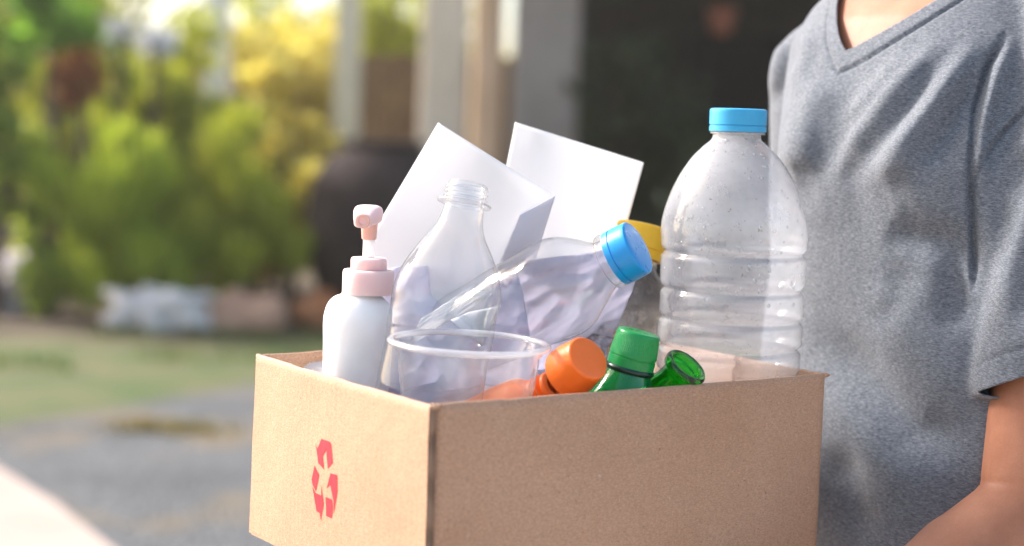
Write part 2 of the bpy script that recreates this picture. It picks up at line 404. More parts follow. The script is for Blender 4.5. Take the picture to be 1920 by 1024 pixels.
# shrubs, back to front
shrub('tall_shrub', 90, -150, 520, 11.5, 330, M_leaf_y, 5200, .10, 'tall yellow green shrub at the left edge, behind the rust red plant', seed=11)
shrub('tall_shrub', 330, -20, 560, 11.8, 330, M_leaf_y, 5200, .10, 'tall yellow green shrub rising under the first white post', seed=12)
shrub('bright_green_shrub', 190, 120, 600, 12.4, 480, M_leaf_b, 6000, .10, 'wide bright green shrub filling the gap behind the grassy mounds', seed=51)
shrub('tall_shrub', 540, 105, 560, 11.3, 300, M_leaf_glow, 4600, .10, 'yellow shrub beside the cream post, with sun glow put into its leaf colour', seed=13)
shrub('dark_green_shrub', 0, -120, 560, 10.0, 210, M_leaf_g, 2000, .10, 'deep green shrub cut off by the left edge of the photo', seed=14)
shrub('mounded_shrub', 225, 265, 610, 10.0, 350, M_leaf_b, 5600, .09, 'round bright green grassy mound behind the white rock', seed=15, upright=True)
shrub('mounded_shrub', 470, 215, 600, 10.3, 260, M_leaf_y, 4200, .085, 'mid green grassy mound between the bright mound and the dark jar', seed=16, upright=True)
shrub('low_shrub', 80, 430, 640, 9.9, 130, M_leaf_g, 900, .07, 'small green plant between the mauve rock and the white rock', seed=17)
shrub('low_shrub', 350, 300, 560, 11.0, 190, M_leaf_g, 1500, .09, 'dark green shrub in the gap behind the two grassy mounds', seed=18)
shrub('rust_red_plant', 150, 75, 200, 10.8, 120, M_leaf_r, 330, .10, 'rust red leafy plant showing among the yellow green shrubs at upper left', 'plant', seed=19, z0=1.25, group='flowering plants in the shrubs')
shrub('lime_green_shrub', 90, -60, 130, 10.6, 190, leafmat('leaf_lime', [(.12, .28, .03), (.2, .42, .05), (.35, .5, .1)], .55), 900, .10, 'lime green leafy plant above the rust red plant', seed=29, z0=1.5)
M_flower = simple('white_petals', (.75, .75, .76), (.85, .85, .86), 20, .6)
shrub('white_flowering_plant', 285, 38, 100, 10.9, 75, M_flower, 330, .07, 'cluster of white blossoms left of the slender white post', 'flowers', seed=20, z0=1.62, group='flowering plants in the shrubs')
shrub('white_flowering_plant', 215, 20, 85, 11.1, 60, M_flower, 200, .06, 'smaller cluster of white blossoms farther left', 'flowers', seed=21, z0=1.66, group='flowering plants in the shrubs')

def tree(px, Y, ztop, w, mat, n, size, label, seed, zb=.8, group='trees behind the garden'):
    x = P(px, 400, Y).x; g = thing('tree', (x, Y, 0), label, 'tree', group)
    foliage((x, Y, (ztop + zb) / 2), w / 2, w / 2, (ztop - zb) / 2, n, size, seed, clumps=40).build('crown', mat, g, smooth=False)
    rr = random.Random(seed); mb = MB()
    mb.capsule((x, Y, -.1), (x + .1, Y, ztop * .5), .14, .09, 12)
    for k in range(7):
        z = ztop * rr.uniform(.3, .6); mb.capsule((x + .05, Y, z), (x + rr.uniform(-.4, .4) * w, Y + rr.uniform(-.4, .4) * w, z + ztop * .3), .06, .02, 8)
    mb.build('trunk', M_wood, g); return g
tree(470, 19, 2.25, 3.2, M_leaf_glow, 5200, .16, 'low tree with sun glow put into its leaf colour, under the bright gap of sky', 31, .1)
tree(690, 20, 2.7, 3.4, M_leaf_glow, 5200, .16, 'low tree with sun glow put into its leaf colour, behind the cream post', 32, .1)
tree(200, 22, 4.4, 5.5, M_leaf_y, 6500, .2, 'yellow green tree far behind the shrubs at left', 33, .3)
tree(745, 16, 2.9, 1.3, M_leaf_y, 1700, .12, 'light green tree between the cream post and the beige pillars', 34, 1.45)
tree(-330, 20, 6, 6, M_leaf_g, 6000, .22, 'broad green tree beyond the left edge of the garden', 35, .4)

# posts and pillars
M_cream = simple('cream_paint', (.70, .60, .42), (.80, .70, .50), 5, .7, .2, 40)
M_white = simple('white_paint', (.78, .77, .74), (.85, .84, .82), 5, .6, .15, 40)
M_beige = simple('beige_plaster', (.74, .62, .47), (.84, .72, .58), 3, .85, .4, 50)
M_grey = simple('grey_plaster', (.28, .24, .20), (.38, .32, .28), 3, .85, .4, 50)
def post(name, px, Y, wpx, mat, label, cat, zt=3.6, ybase=None, capm=None):
    x = P(px, 130, Y).x; w = wpx / 2 / F * Y; g = thing(name, (x, Y, 0), label, cat, 'posts and pillars behind the garden')
    MB().box((x, Y, zt / 2), w, w, zt / 2).build('shaft', mat, g, smooth=False, bevel=.02)
    MB().box((x, Y, .08), w * 1.3, w * 1.3, .09).build('base', mat, g, smooth=False, bevel=.01)
    MB().box((x, Y, zt + .05), w * 1.3, w * 1.3, .05).build('capital', mat, g, smooth=False, bevel=.01)
    return g
post('slender_post', 407, 12.6, 42, M_white, 'slender white post seen above the shrubs at left', 'post')
post('slender_post', 652, 12.2, 46, M_cream, 'slender cream post left of the dark jar', 'post')
post('pillar', 833, 13.0, 84, M_beige, 'wide beige pillar, leftmost of the three pillars', 'pillar')
post('pillar', 914, 13.4, 58, M_beige, 'narrow beige pillar in the middle of the three pillars', 'pillar')
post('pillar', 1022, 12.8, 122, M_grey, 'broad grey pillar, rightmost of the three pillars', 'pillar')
# brown board fence behind the posts
M_fence = simple('brown_boards', (.12, .075, .04), (.18, .12, .065), 4, .85, .5, 40)
g = thing('board_fence', (-1.0, 14.6, 0), 'brown board fence behind the cream post and pillars', 'fence')
mb = MB(); x0 = P(690, 130, 14.6).x; k = 0
while x0 + k * .15 < .6:
    mb.box((x0 + k * .15, 14.6, .93), .072, .012, .93 + .01 * (k % 3)); k += 1
mb.build('boards', M_fence, g, smooth=False)
for k in range(2): MB().box(((x0 + .6) / 2, 14.63, .5 + .9 * k), (.7 - x0) / 2, .016, .04).build('rail', M_fence, g, smooth=False)
# dark timber house at right
M_house = simple('shaded_timber', (.026, .021, .018), (.048, .037, .031), 3, .8, .3, 30)  # near-black boards, the deep shade there put into their colour
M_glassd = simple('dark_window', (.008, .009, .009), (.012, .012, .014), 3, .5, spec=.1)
hx0 = P(1068, 130, 13.6).x
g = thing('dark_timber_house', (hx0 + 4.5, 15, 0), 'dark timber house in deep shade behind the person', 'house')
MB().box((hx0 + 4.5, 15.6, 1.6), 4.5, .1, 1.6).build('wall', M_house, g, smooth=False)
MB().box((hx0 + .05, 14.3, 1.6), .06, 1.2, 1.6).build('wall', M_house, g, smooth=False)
MB().box((hx0 + 4.4, 14.0, 3.3), 4.9, 2.1, .08).build('sky_block_roof', M_house, g, smooth=False)  # roof out of view, added to keep sky light off the wall
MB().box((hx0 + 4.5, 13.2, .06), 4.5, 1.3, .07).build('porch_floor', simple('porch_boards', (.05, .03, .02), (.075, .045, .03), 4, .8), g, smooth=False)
for k in range(3):
    w = MB().box((hx0 + 1.6 + 2.4 * k, 15.48, 1.6), .45, .02, .6).build('window', M_glassd, g, smooth=False)
    f = MB()
    for s in (-1, 1): f.box((hx0 + 1.6 + 2.4 * k + s * .47, 15.46, 1.6), .03, .04, .65); f.box((hx0 + 1.6 + 2.4 * k, 15.46, 1.6 + s * .63), .44, .04, .03)
    o = f.build('frame', M_house, None, smooth=False); o.parent = w
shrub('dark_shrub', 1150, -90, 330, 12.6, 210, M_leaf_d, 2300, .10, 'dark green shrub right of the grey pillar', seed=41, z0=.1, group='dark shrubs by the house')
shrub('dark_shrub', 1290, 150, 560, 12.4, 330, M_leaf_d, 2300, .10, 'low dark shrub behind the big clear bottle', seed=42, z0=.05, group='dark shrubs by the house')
# clay wall pot at upper right
c = P(1352, 45, 13.1); g = thing('hanging_clay_pot', c, 'small terracotta pot hanging under the added shade roof', 'plant pot')
M_terra = simple('terracotta', (.30, .09, .05), (.36, .13, .07), 10, .8)
MB().lathe([(.001, -.08), (.07, -.08), (.11, .09), (.125, .09), (.125, .12), (.105, .12), (.10, .02), (.001, .02)], c, (0, 0, 1), 24).build('pot', M_terra, g)
MB().capsule(c + Vector((.1, 0, .1)), (c.x, c.y, 3.24), .006, .006, 6).build('cord', M_wood, g)
# big dark water jar
M_jar = simple('dark_clay', (.030, .021, .020), (.050, .036, .034), 4, .9, .4, 20, spec=.2)
c = P(715, 400, 10.6); zt = P(715, 265, 10.6).z
jr = 142 / F * 10.6
g = thing('water_jar', (c.x, c.y, 0), 'large dark round glazed jar standing behind the pink pump bottle', 'jar')
H = zt
MB().lathe([(.001, 0), (jr * .55, 0), (jr * .8, H * .12), (jr * .97, H * .35), (jr, H * .55), (jr * .93, H * .75), (jr * .75, H * .88), (jr * .55, H * .94), (jr * .5, H * .96)], (c.x, c.y, 0.01), (0, 0, 1), 48).build('body', M_jar, g, sharp=60)
MB().lathe([(jr * .5, H * .955), (jr * .56, H * .965), (jr * .58, H * .985), (jr * .54, H), (jr * .46, H), (jr * .45, H * .94)], (c.x, c.y, 0.01), (0, 0, 1), 48).build('rim', M_jar, g, sharp=60)

# ================================================================== THE BOX
M_kraft = mat_kraft()
def mat_edge():
    m, n, l, p, o = newmat('corrugated_edge'); v = coords(n, l)
    w = n.new('ShaderNodeTexWave'); w.bands_direction = 'Z'; w.inputs['Scale'].default_value = 11; w.inputs['Distortion'].default_value = 9; w.inputs['Detail'].default_value = 3
    l.new(v, w.inputs['Vector']); l.new(ramp(n, l, w.outputs['Fac'], [(0.1, (.20, .125, .08)), (.8, (.29, .19, .125))]), p.inputs['Base Color']); p.inputs['Roughness'].default_value = .9
    l.new(bump(n, l, w.outputs['Fac'], .6, .002), p.inputs['Normal']); return m
M_edge = mat_edge()
box = thing('cardboard_box', bx(LEN1 / 2, LEN2 / 2, -BH), 'open brown cardboard box full of bottles, with a red recycling symbol on its left side', 'cardboard box')
TH = .0045
IN = {}
def panel(p0, p1, inward, z0, z1, bulge=0.0, flare=(0, 0), rimj=.0006, seed=0, curl0=0, curl1=0, name='side_panel'):
    """upright board from p0 to p1 (outer face line at rim); flare pushes the bottom corners along the wall"""
    nu, nv = 90, 30; L = (p1 - p0).length; d = (p1 - p0).normalized(); vs = []; fs = []
    def pt(u, v, side):
        s = u * L; q = p0 + d * s
        q = q + d * (flare[0] * (1 - u) + flare[1] * u) * (1 - v)
        b = bulge * math.sin(math.pi * u) * (0.35 + .65 * math.sin(math.pi * min(1, v * .9 + .05)))
        b += .0007 * noise.noise(Vector((u * 5, v * 3, seed)))
        q = q - inward * b
        e0 = max(0, 1 - s / .006); e1 = max(0, 1 - (L - s) / .006)
        q = q + inward * (curl0 * e0 * e0 + curl1 * e1 * e1)
        z = z0 + (z1 - z0) * v
        z += v * rimj * (noise.noise(Vector((u * 9, seed, 3))) * 1.3 + noise.noise(Vector((u * 40, seed, 7))) * .5)
        # worn corners
        z += v * .0016 * (math.exp(-s / .006) * noise.noise(Vector((s * 600, seed, 1))) + math.exp(-(L - s) / .006) * noise.noise(Vector((s * 500, seed, 2))))
        q = q + inward * TH * side; q.z = z; return q
    prof = [(v / nv, 0) for v in range(nv + 1)] + [(1.0, .25), (1.0, .75)] + [(1 - v / nv, 1) for v in range(nv + 1)]
    m = len(prof)
    for i in range(nu + 1):
        u = i / nu; u = u if 3 < i < nu - 3 else u
        for k, (v, s) in enumerate(prof):
            q = pt(u, v, s)
            if s == .25 or s == .75: q.z += .0016
            vs.append(q)
    for i in range(nu):
        for k in range(m - 1): a = i * m + k; fs.append((a, a + m, a + m + 1, a + 1))
        fs.append((i * m + m - 1, (i + 1) * m + m - 1, (i + 1) * m, i * m))
    fs.append(tuple(range(m))); fs.append(tuple(nu * m + m - 1 - k for k in range(m)))
    mb = MB().add(vs, fs)
    o = mb.build(name, M_kraft, box, sharp=50); o.data.materials.append(M_edge)
    o.data.polygons[len(fs) - 1].material_index = 1; o.data.polygons[len(fs) - 2].material_index = 1
    return o
z0 = ZR - BH; z1 = ZR
nIn2 = E2 - E1 * E1.dot(E2); nIn2.normalize()     # inward for the front wall
nIn1 = E1 - E2 * E1.dot(E2); nIn1.normalize()     # inward for the left wall
GAP = .0024
left = panel(N, Lc, nIn1, z0, z1, .003, (0, .006), seed=1)
front = panel(N + E1 * (TH + GAP) + E2 * .001, Rc + E2 * .001, nIn2, z0, z1, .004, (-.001, 0), seed=2, curl0=.0045, curl1=.004)
Bc = N + E1 * LEN1 + E2 * LEN2
back = panel(Lc + E1 * (TH + .0004), Bc, -nIn2, z0, z1, .002, (0, 0), seed=3)
right = panel(Rc + E2 * (TH + .001), Bc - E2 * (TH + .0004), -nIn1, z0, z1, .002, (0, 0), seed=4, curl0=.001)
MB().box((bx(LEN1 / 2, LEN2 / 2, -BH + .002)), LEN1 / 2 - .001, LEN2 / 2 - .001, .002, E1, E2o).build('bottom_panel', M_kraft, box, smooth=False)
# inner flap edge left standing behind the near corner: folded glue tab seen in the gap
MB().box(N + E1 * (TH + .0022) + E2 * .016 - UP * (BH / 2 + .001), .0010, .014, BH / 2 - .001, E1, E2o).build('glue_tab', M_edge, box, smooth=False)
# torn paper bits at corners
def frayed(c, w, seed, parent=box):
    mb = MB(); M3 = Matrix.Diagonal((w, w * .7, w * .55)); mb.ellipsoid((0, 0, 0), M3, 20, 12)
    mb.v = [tuple(Vector(c) + Vector(v) * (1 + .5 * noise.noise(Vector(v) * 500 + Vector((seed, 0, 0))))) for v in mb.v]
    return mb.build('torn_corner', M_kraft, parent, sharp=0)
frayed(N + E1 * .004 + UP * .0005, .0034, 1); frayed(N + E1 * .009 + E2 * .002 + UP * .0005, .0026, 5); frayed(Rc - E1 * .0025 + E2 * .003 + UP * .0008, .0036, 2); frayed(Lc + UP * .0002 + E1 * .003, .003, 3)
frayed(N + E1 * (LEN1 - .026) + E2 * .02 + UP * .0005, .002, 7)
# red recycling symbol, printed on the left side
polys = [
 [(228,197),(300,222),(312,235),(282,244),(258,275),(242,330),(234,395),(256,465),(205,410),(188,300),(179,245),(196,290)],
 [(276,285),(294,250),(314,240),(332,405),(289,458),(284,410),(277,345)],
 [(172,430),(212,512),(196,590),(180,652),(154,602),(145,550)],
 [(150,612),(178,668),(226,692),(230,600),(247,770),(218,910),(210,845),(182,828)],
 [(264,703),(322,727),(327,800),(316,892),(266,870)],
 [(312,498),(372,512),(358,545),(371,660),(333,855),(334,740),(308,598),(276,628)]]
def ray_panel(x, y):
    d = _F + _R * ((x - 960) / F) - _U * ((y - 512) / F)
    t = (N - CAM).dot(nIn1) / d.dot(nIn1); return CAM + d * t
M_red = simple('red_print', (.60, .012, .028), (.68, .025, .045), 300, .7)
mb = MB()
# follow the bulge of the board: sample the panel's own surface
bpy.context.view_layer.update()
from mathutils.bvhtree import BVHTree
bv = BVHTree.FromPolygons([v.co[:] for v in left.data.vertices], [p.vertices[:] for p in left.data.polygons])
bm = bmesh.new()
for pl in polys:
    vs = []
    for (a, b) in pl:
        q = ray_panel(560 + a / 4.658, 780 + b / 4.655); vs.append(bm.verts.new(q))
    bm.faces.new(vs)
bmesh.ops.triangulate(bm, faces=bm.faces[:]); bmesh.ops.subdivide_edges(bm, edges=bm.edges[:], cuts=3, use_grid_fill=True)
for v in bm.verts:
    h = bv.ray_cast(v.co - nIn1 * .05, nIn1); v.co = h[0] - nIn1 * .00025
me = bpy.data.meshes.new('recycling_symbol'); bm.to_mesh(me); bm.free()
o = finish('recycling_symbol', me, M_red, box, smooth=False); o['label'] = 'red recycling arrows printed on the left side of the box'

# ================================================================== CONTENTS
M_pet = thin_plastic('clear_plastic', milk=.012, bs=.14)
M_pet2 = thin_plastic('clear_plastic_worn', milk=.02, bs=.40, bscale=34)
M_petdirty = thin_plastic('clear_plastic_dirty', tint=(.93, .93, .92), milk=.05, bs=.4, bscale=40, dirt=.55, milkc=(.75, .75, .75), blot=True)
M_petbig = thin_plastic('clear_plastic_dusty', tint=(.96, .965, .97), milk=.32, bs=.26, bscale=20, dirt=.7, milkc=(.86, .88, .92))
M_nk = thin_plastic('thread_plastic', milk=.16, bs=.02, milkc=(.9, .9, .93), refl=.14)
M_cup = thin_plastic('cup_plastic', milk=.07, bs=.03, edge=(.8, .8, .82))
M_cyan = plastic('cyan_plastic', (.045, .42, .72), .35); M_blue = plastic('blue_plastic', (.01, .33, .76), .3)
M_yel = plastic('yellow_plastic', (1.0, .56, .01), .35, .5); M_grn = plastic('green_plastic', (.004, .30, .065), .3)
M_org = plastic('orange_plastic', (1.0, .19, .02), .35); M_pink = plastic('pink_plastic', (.93, .66, .63), .45, .7, .05, .008)
M_wht = plastic('white_plastic', (.97, .95, .93), .4, .9, .05, .022); M_salmon = plastic('salmon_plastic', (.90, .54, .45), .4)
M_grey_pl = plastic('grey_white_plastic', (.62, .58, .55), .4)
def thin_green():
    m = thin_plastic('green_bottle_plastic', tint=(.03, .60, .25), edge=(.0, .20, .07), milk=.38, milkc=(.01, .50, .17), bs=.12, rough=.06)
    return m
M_gpet = thin_green()
def mat_glass_green():
    m, n, l, p, o = newmat('green_glass'); p.inputs['Base Color'].default_value = (.045, .58, .06, 1)
    p.inputs['Transmission Weight'].default_value = 1; p.inputs['Roughness'].default_value = .01; p.inputs['IOR'].default_value = 1.5
    v = coords(n, l); l.new(bump(n, l, nz(n, l, v, 60, 2, .5), .08, .002), p.inputs['Normal']); return m
M_gg = mat_glass_green()

def dents(amp, seed, sc=30, rib=None):
    def f(r, h, t):
        k = r * (1 + 0) + amp * noise.noise(Vector((math.cos(t) * r * sc, math.sin(t) * r * sc, h * sc + seed))) * (1 if r > .012 else .2)
        return k
    return f
def smoothprof(pts, n=6):
    """Catmull-Rom through (r,h) points"""
    out = []; p = [pts[0]] + list(pts) + [pts[-1]]
    for i in range(1, len(p) - 2):
        for k in range(n):
            t = k / n; q = []
            for c in (0, 1):
                a, b, d, e = p[i - 1][c], p[i][c], p[i + 1][c], p[i + 2][c]
                q.append(.5 * (2 * b + (-a + d) * t + (2 * a - 5 * b + 4 * d - e) * t * t + (-a + 3 * b - 3 * d + e) * t ** 3))
            out.append((max(q[0], 1e-4), q[1]))
    out.append(pts[-1]); return out
def capmesh(mb, org, ax, r, h, knurl=True, top=.0012, band=True, r2=None):
    """screw cap: base ring, gap, knurled skirt, rounded top"""
    r2 = r2 or r
    seg = 144 if knurl else 64
    def mod(rr, hh, t):
        if knurl and h * .34 < hh < h * .93 and rr > r2 * .97: return rr + (.00012 if int(round(t / (2 * math.pi) * seg)) % 2 else -.00012)
        return rr
    pr = [(r * .90, 0), (r * 1.0, .0002)]
    if band: pr += [(r * 1.0, h * .24), (r * .965, h * .25), (r * .965, h * .285), (r * 1.0, h * .30)]
    pr += [(r * 1.0, h * .33), (r, h * .36)] + [(r + (r2 - r) * k / 6, h * (.36 + .54 * k / 6)) for k in range(1, 7)]
    pr += [(r2 * .99, h * .95), (r2 * .95, h * .985), (r2 * .90, h), (r2 * .5, h), (.0004, h)]
    return mb.lathe(pr, org, ax, seg, mod)
def threads(mb, org, ax, r, h0, h1, turns=2.2, d=.0011):
    ax = Vector(ax).normalized(); a = Vector((0, 0, 1)) if abs(ax.z) < .9 else Vector((1, 0, 0)); e = (a - ax * a.dot(ax)).normalized(); g = ax.cross(e)
    n = int(48 * turns); vs = []; fs = []
    for i in range(n + 1):
        t = 2 * math.pi * turns * i / n; h = h0 + (h1 - h0) * i / n; c = e * math.cos(t) + g * math.sin(t); k = min(1, i / 6, (n - i) / 6)
        vs += [Vector(org) + ax * (h - d) + c * (r - .0001), Vector(org) + ax * h + c * (r + d * k), Vector(org) + ax * (h + d) + c * (r - .0001)]
    for i in range(n):
        b = i * 3; fs += [(b, b + 3, b + 4, b + 1), (b + 1, b + 4, b + 5, b + 2)]
    return mb.add(vs, fs)

# ---- big clear bottle with cyan cap
top = P(1385, 205, 1.415); low = P(1364, 690, 1.415)
ax = (top - low).normalized(); axis_up = ax
zf = ZR - BH + .005; base = top - ax * ((top.z - zf) / ax.z); Htot = (top - base).length; mpx = 1.415 / F
def hh(y): return Htot - (y - 205) * mpx
big = thing('large_water_bottle', base, 'large clear ribbed bottle with light blue cap standing at the right end of the box', 'bottle', 'clear plastic bottles in the box')
pts = [(.0001, hh(1070) * 0 + .012), (.03, .006), (.052, 0), (.0575, .006)]
yb = []; rb = []
for gy in (1010, 960, 905, 850, 798, 748, 700, 650, 597, 541, 473):
    yb += [gy + 22, gy + 9, gy, gy - 9, gy - 22]; rb += [135.5, 135, 128.5, 135, 135.5]
yb += [430, 400, 350, 300, 275, 262, 250]; rb += [136, 131, 115, 84, 62, 48, 46]
for y, r_ in zip(yb, rb):
    if hh(y) > .012: pts.append((r_ * mpx, hh(y)))
prof = smoothprof(pts, 5)
MB().lathe(prof, base, ax, 128, dents(.0026, 3.3, 22)).build('body', M_petbig, big, sharp=0)
mb = MB().lathe([(46 * mpx, hh(250)), (45 * mpx, hh(238)), (45 * mpx, hh(210))], base, ax, 48)
mb.lathe([(46 * mpx, hh(252)), (51 * mpx, hh(251)), (51 * mpx, hh(248)), (46 * mpx, hh(247))], base, ax, 48)
mb.build('neck', M_petbig, big)
capmesh(MB(), base + ax * hh(247), ax, 53 * mpx, 43 * mpx).build('cap', M_cyan, big, sharp=30)
# water drops clinging inside the shoulder
rd = random.Random(4); mb = MB()
M_drop = thin_plastic('water_drops', tint=(.9, .92, .93), edge=(.12, .13, .14), milk=.05, bs=0, refl=.2)
a0 = Vector((1, 0, 0)); e = (a0 - ax * a0.dot(ax)).normalized(); gg = ax.cross(e)
for i in range(150):
    h = hh(rd.uniform(262, 560)); rr = np.interp(h, [q[1] for q in prof], [q[0] for q in prof]) * .993; t = rd.uniform(math.pi * 1.0, math.pi * 2.1)
    s = rd.choice([.0006, .0008, .0011, .0015]); c = base + ax * h + (e * math.cos(t) + gg * math.sin(t)) * rr
    mb.ellipsoid(c, Matrix.Diagonal((s, s, s * 1.25)), 8, 6)
mb.build('water_drops', M_drop, big, sharp=0)['kind'] = 'stuff'

# ---- open clear bottle leaning right
nt_ = P(877, 347, 1.335); nb = P(800, 760, 1.30)
ax = (nt_ - nb).normalized(); mpx = 1.33 / F
zf = ZR - .135; base = nt_ - ax * ((nt_.z - zf) / ax.z); Ht = (nt_ - base).length
def ha(d): return Ht - d * mpx   # d pixels below the mouth
g = thing('open_clear_bottle', base, 'empty clear plastic bottle without a cap, leaning in front of the white paper', 'bottle', 'clear plastic bottles in the box')
pts = [(.0001, .006), (.02, 0), (88 * mpx, .002), (98 * mpx, .012), (100 * mpx, ha(330)), (101 * mpx, ha(285)), (99 * mpx, ha(250)), (101 * mpx, ha(215)), (98 * mpx, ha(190)), (88 * mpx, ha(160)), (70 * mpx, ha(125)), (54 * mpx, ha(98)), (45 * mpx, ha(78)), (41 * mpx, ha(62)), (39 * mpx, ha(50)), (38 * mpx, ha(42)), (37 * mpx, ha(4)), (36 * mpx, ha(0)), (33.5 * mpx, ha(0)), (33 * mpx, ha(40))]
MB().lathe(smoothprof(pts, 6), base, ax, 96, dents(.0016, 9, 28)).build('body', M_pet, g, sharp=0)
mb = MB().lathe([(39 * mpx, ha(41)), (51 * mpx, ha(38.5)), (52 * mpx, ha(36)), (51 * mpx, ha(34)), (39 * mpx, ha(33))], base, ax, 64)
mb.lathe([(38 * mpx, ha(30)), (42 * mpx, ha(28)), (42 * mpx, ha(26)), (38 * mpx, ha(24))], base, ax, 64)
mb.build('neck_ring', M_nk, g, sharp=0)
threads(MB(), base, ax, 37.5 * mpx, ha(23), ha(4), d=.0016).build('screw_thread', M_nk, g, sharp=0)

# ---- lying clear bottle with blue cap
ct = P(1192, 466, 1.335); cb = P(730, 712, 1.375)
ax = (ct - cb).normalized(); tw = Vector((0, -1, 0)); ax = (ax + tw * .18).normalized(); mpx = 1.34 / F
LB = .215; base = ct - ax * LB
def hl(d): return LB - d * mpx
g = thing('lying_clear_bottle', base, 'crushed clear plastic bottle with a bright blue cap, lying slantwise across the papers', 'bottle', 'clear plastic bottles in the box')
pts = [(.0001, .005), (.02, 0), (80 * mpx, .003), (88 * mpx, .014), (90 * mpx, .04), (88 * mpx, .07), (92 * mpx, hl(250)), (96 * mpx, hl(215)), (96 * mpx, hl(180)), (88 * mpx, hl(140)), (70 * mpx, hl(105)), (55 * mpx, hl(80)), (48 * mpx, hl(62)), (47 * mpx, hl(50)), (44 * mpx, hl(20))]
MB().lathe(smoothprof(pts, 7), base, ax, 110, dents(.0030, 21, 30)).build('body', M_pet2, g, sharp=0)
MB().lathe([(45 * mpx, hl(62)), (54 * mpx, hl(60)), (55 * mpx, hl(56)), (54 * mpx, hl(53)), (46 * mpx, hl(51)), (48 * mpx, hl(47)), (46 * mpx, hl(44))], base, ax, 64).build('neck_ring', M_pet2, g, sharp=0)
capmesh(MB(), base + ax * hl(44), ax, 54 * mpx, 50 * mpx, r2=53 * mpx).build('cap', M_blue, g, sharp=30)

# ---- dirty clear bottle with yellow cap behind
ct = P(1206, 424, 1.47); cb = P(1150, 690, 1.45); ax = (ct - cb).normalized(); mpx = 1.46 / F
zf = ZR - .14; base = ct - ax * ((ct.z - zf) / ax.z); LB = (ct - base).length
def hy(d): return LB - d * mpx
g = thing('dirty_clear_bottle', base, 'dirty clear plastic bottle with a yellow cap, half hidden behind the blue capped bottle', 'bottle', 'clear plastic bottles in the box')
pts = [(.0001, .005), (.02, 0), (78 * mpx, .003), (86 * mpx, .014), (88 * mpx, hy(250)), (84 * mpx, hy(225)), (88 * mpx, hy(200)), (86 * mpx, hy(160)), (76 * mpx, hy(125)), (60 * mpx, hy(95)), (46 * mpx, hy(78)), (42 * mpx, hy(60)), (40 * mpx, hy(20))]
MB().lathe(smoothprof(pts, 6), base, ax, 96, dents(.004, 41, 34)).build('body', M_petdirty, g, sharp=0)
capmesh(MB(), base + ax * hy(62), ax, 51 * mpx, 64 * mpx, r2=49 * mpx).build('cap', M_yel, g, sharp=30)

# ---- green plastic bottle with green cap
ct = P(1199, 622, 1.30); cb = P(1158, 790, 1.285); ax = (ct - cb).normalized(); ax = (ax + Vector((0, -.22, 0))).normalized(); mpx = 1.30 / F
base = ct - ax * .17
def hg(d): return .17 - d * mpx
g = thing('green_plastic_bottle', base, 'green plastic bottle with a green screw cap, next to the orange pump bottle', 'bottle', 'green bottles in the box')
pts = [(.0001, .005), (.02, 0), (70 * mpx, .003), (80 * mpx, .014), (82 * mpx, hg(260)), (82 * mpx, hg(190)), (76 * mpx, hg(160)), (64 * mpx, hg(125)), (50 * mpx, hg(95)), (43 * mpx, hg(76)), (41 * mpx, hg(60)), (40 * mpx, hg(20))]
MB().lathe(smoothprof(pts, 6), base, ax, 80, dents(.001, 51, 30)).build('body', M_gpet, g, sharp=0)
M_dgrn = plastic('dark_green_plastic', (.004, .035, .02), .2)
MB().lathe([(40 * mpx, hg(80)), (46 * mpx, hg(78)), (48 * mpx, hg(74)), (47 * mpx, hg(68)), (40 * mpx, hg(66))], base, ax, 64).build('neck_ring', M_dgrn, g, sharp=0)
capmesh(MB(), base + ax * hg(68), ax, 45 * mpx, 68 * mpx, r2=41 * mpx).build('cap', M_grn, g, sharp=30)

# ---- green glass bottle neck, open
ct = P(1290, 684, 1.305); cb = P(1215, 790, 1.30); ax = (ct - cb).normalized(); ax = (ax + Vector((0, -.50, 0))).normalized(); mpx = 1.30 / F
base = ct - ax * .155; LB = .155
def hq(d): return LB - d * mpx
g = thing('green_glass_bottle', base, 'open green glass bottle mouth leaning against the front wall of the box', 'bottle', 'green bottles in the box')
outer = [(.0001, 0), (60 * mpx, .001), (68 * mpx, .010), (70 * mpx, hq(230)), (68 * mpx, hq(150)), (58 * mpx, hq(115)), (45 * mpx, hq(80)), (37 * mpx, hq(55)), (34 * mpx, hq(32)), (35 * mpx, hq(22)), (41 * mpx, hq(19)), (43 * mpx, hq(12)), (43.5 * mpx, hq(6)), (41 * mpx, hq(1)), (38 * mpx, hq(0))]
inner = [(34 * mpx, hq(1)), (31 * mpx, hq(8)), (29 * mpx, hq(30)), (31 * mpx, hq(55)), (39 * mpx, hq(82)), (52 * mpx, hq(117)), (62 * mpx, hq(152)), (63 * mpx, hq(228)), (60 * mpx, .014), (.0001, .010)]
MB().lathe(smoothprof(outer + inner, 5), base, ax, 80).build('body', M_gg, g, sharp=0)

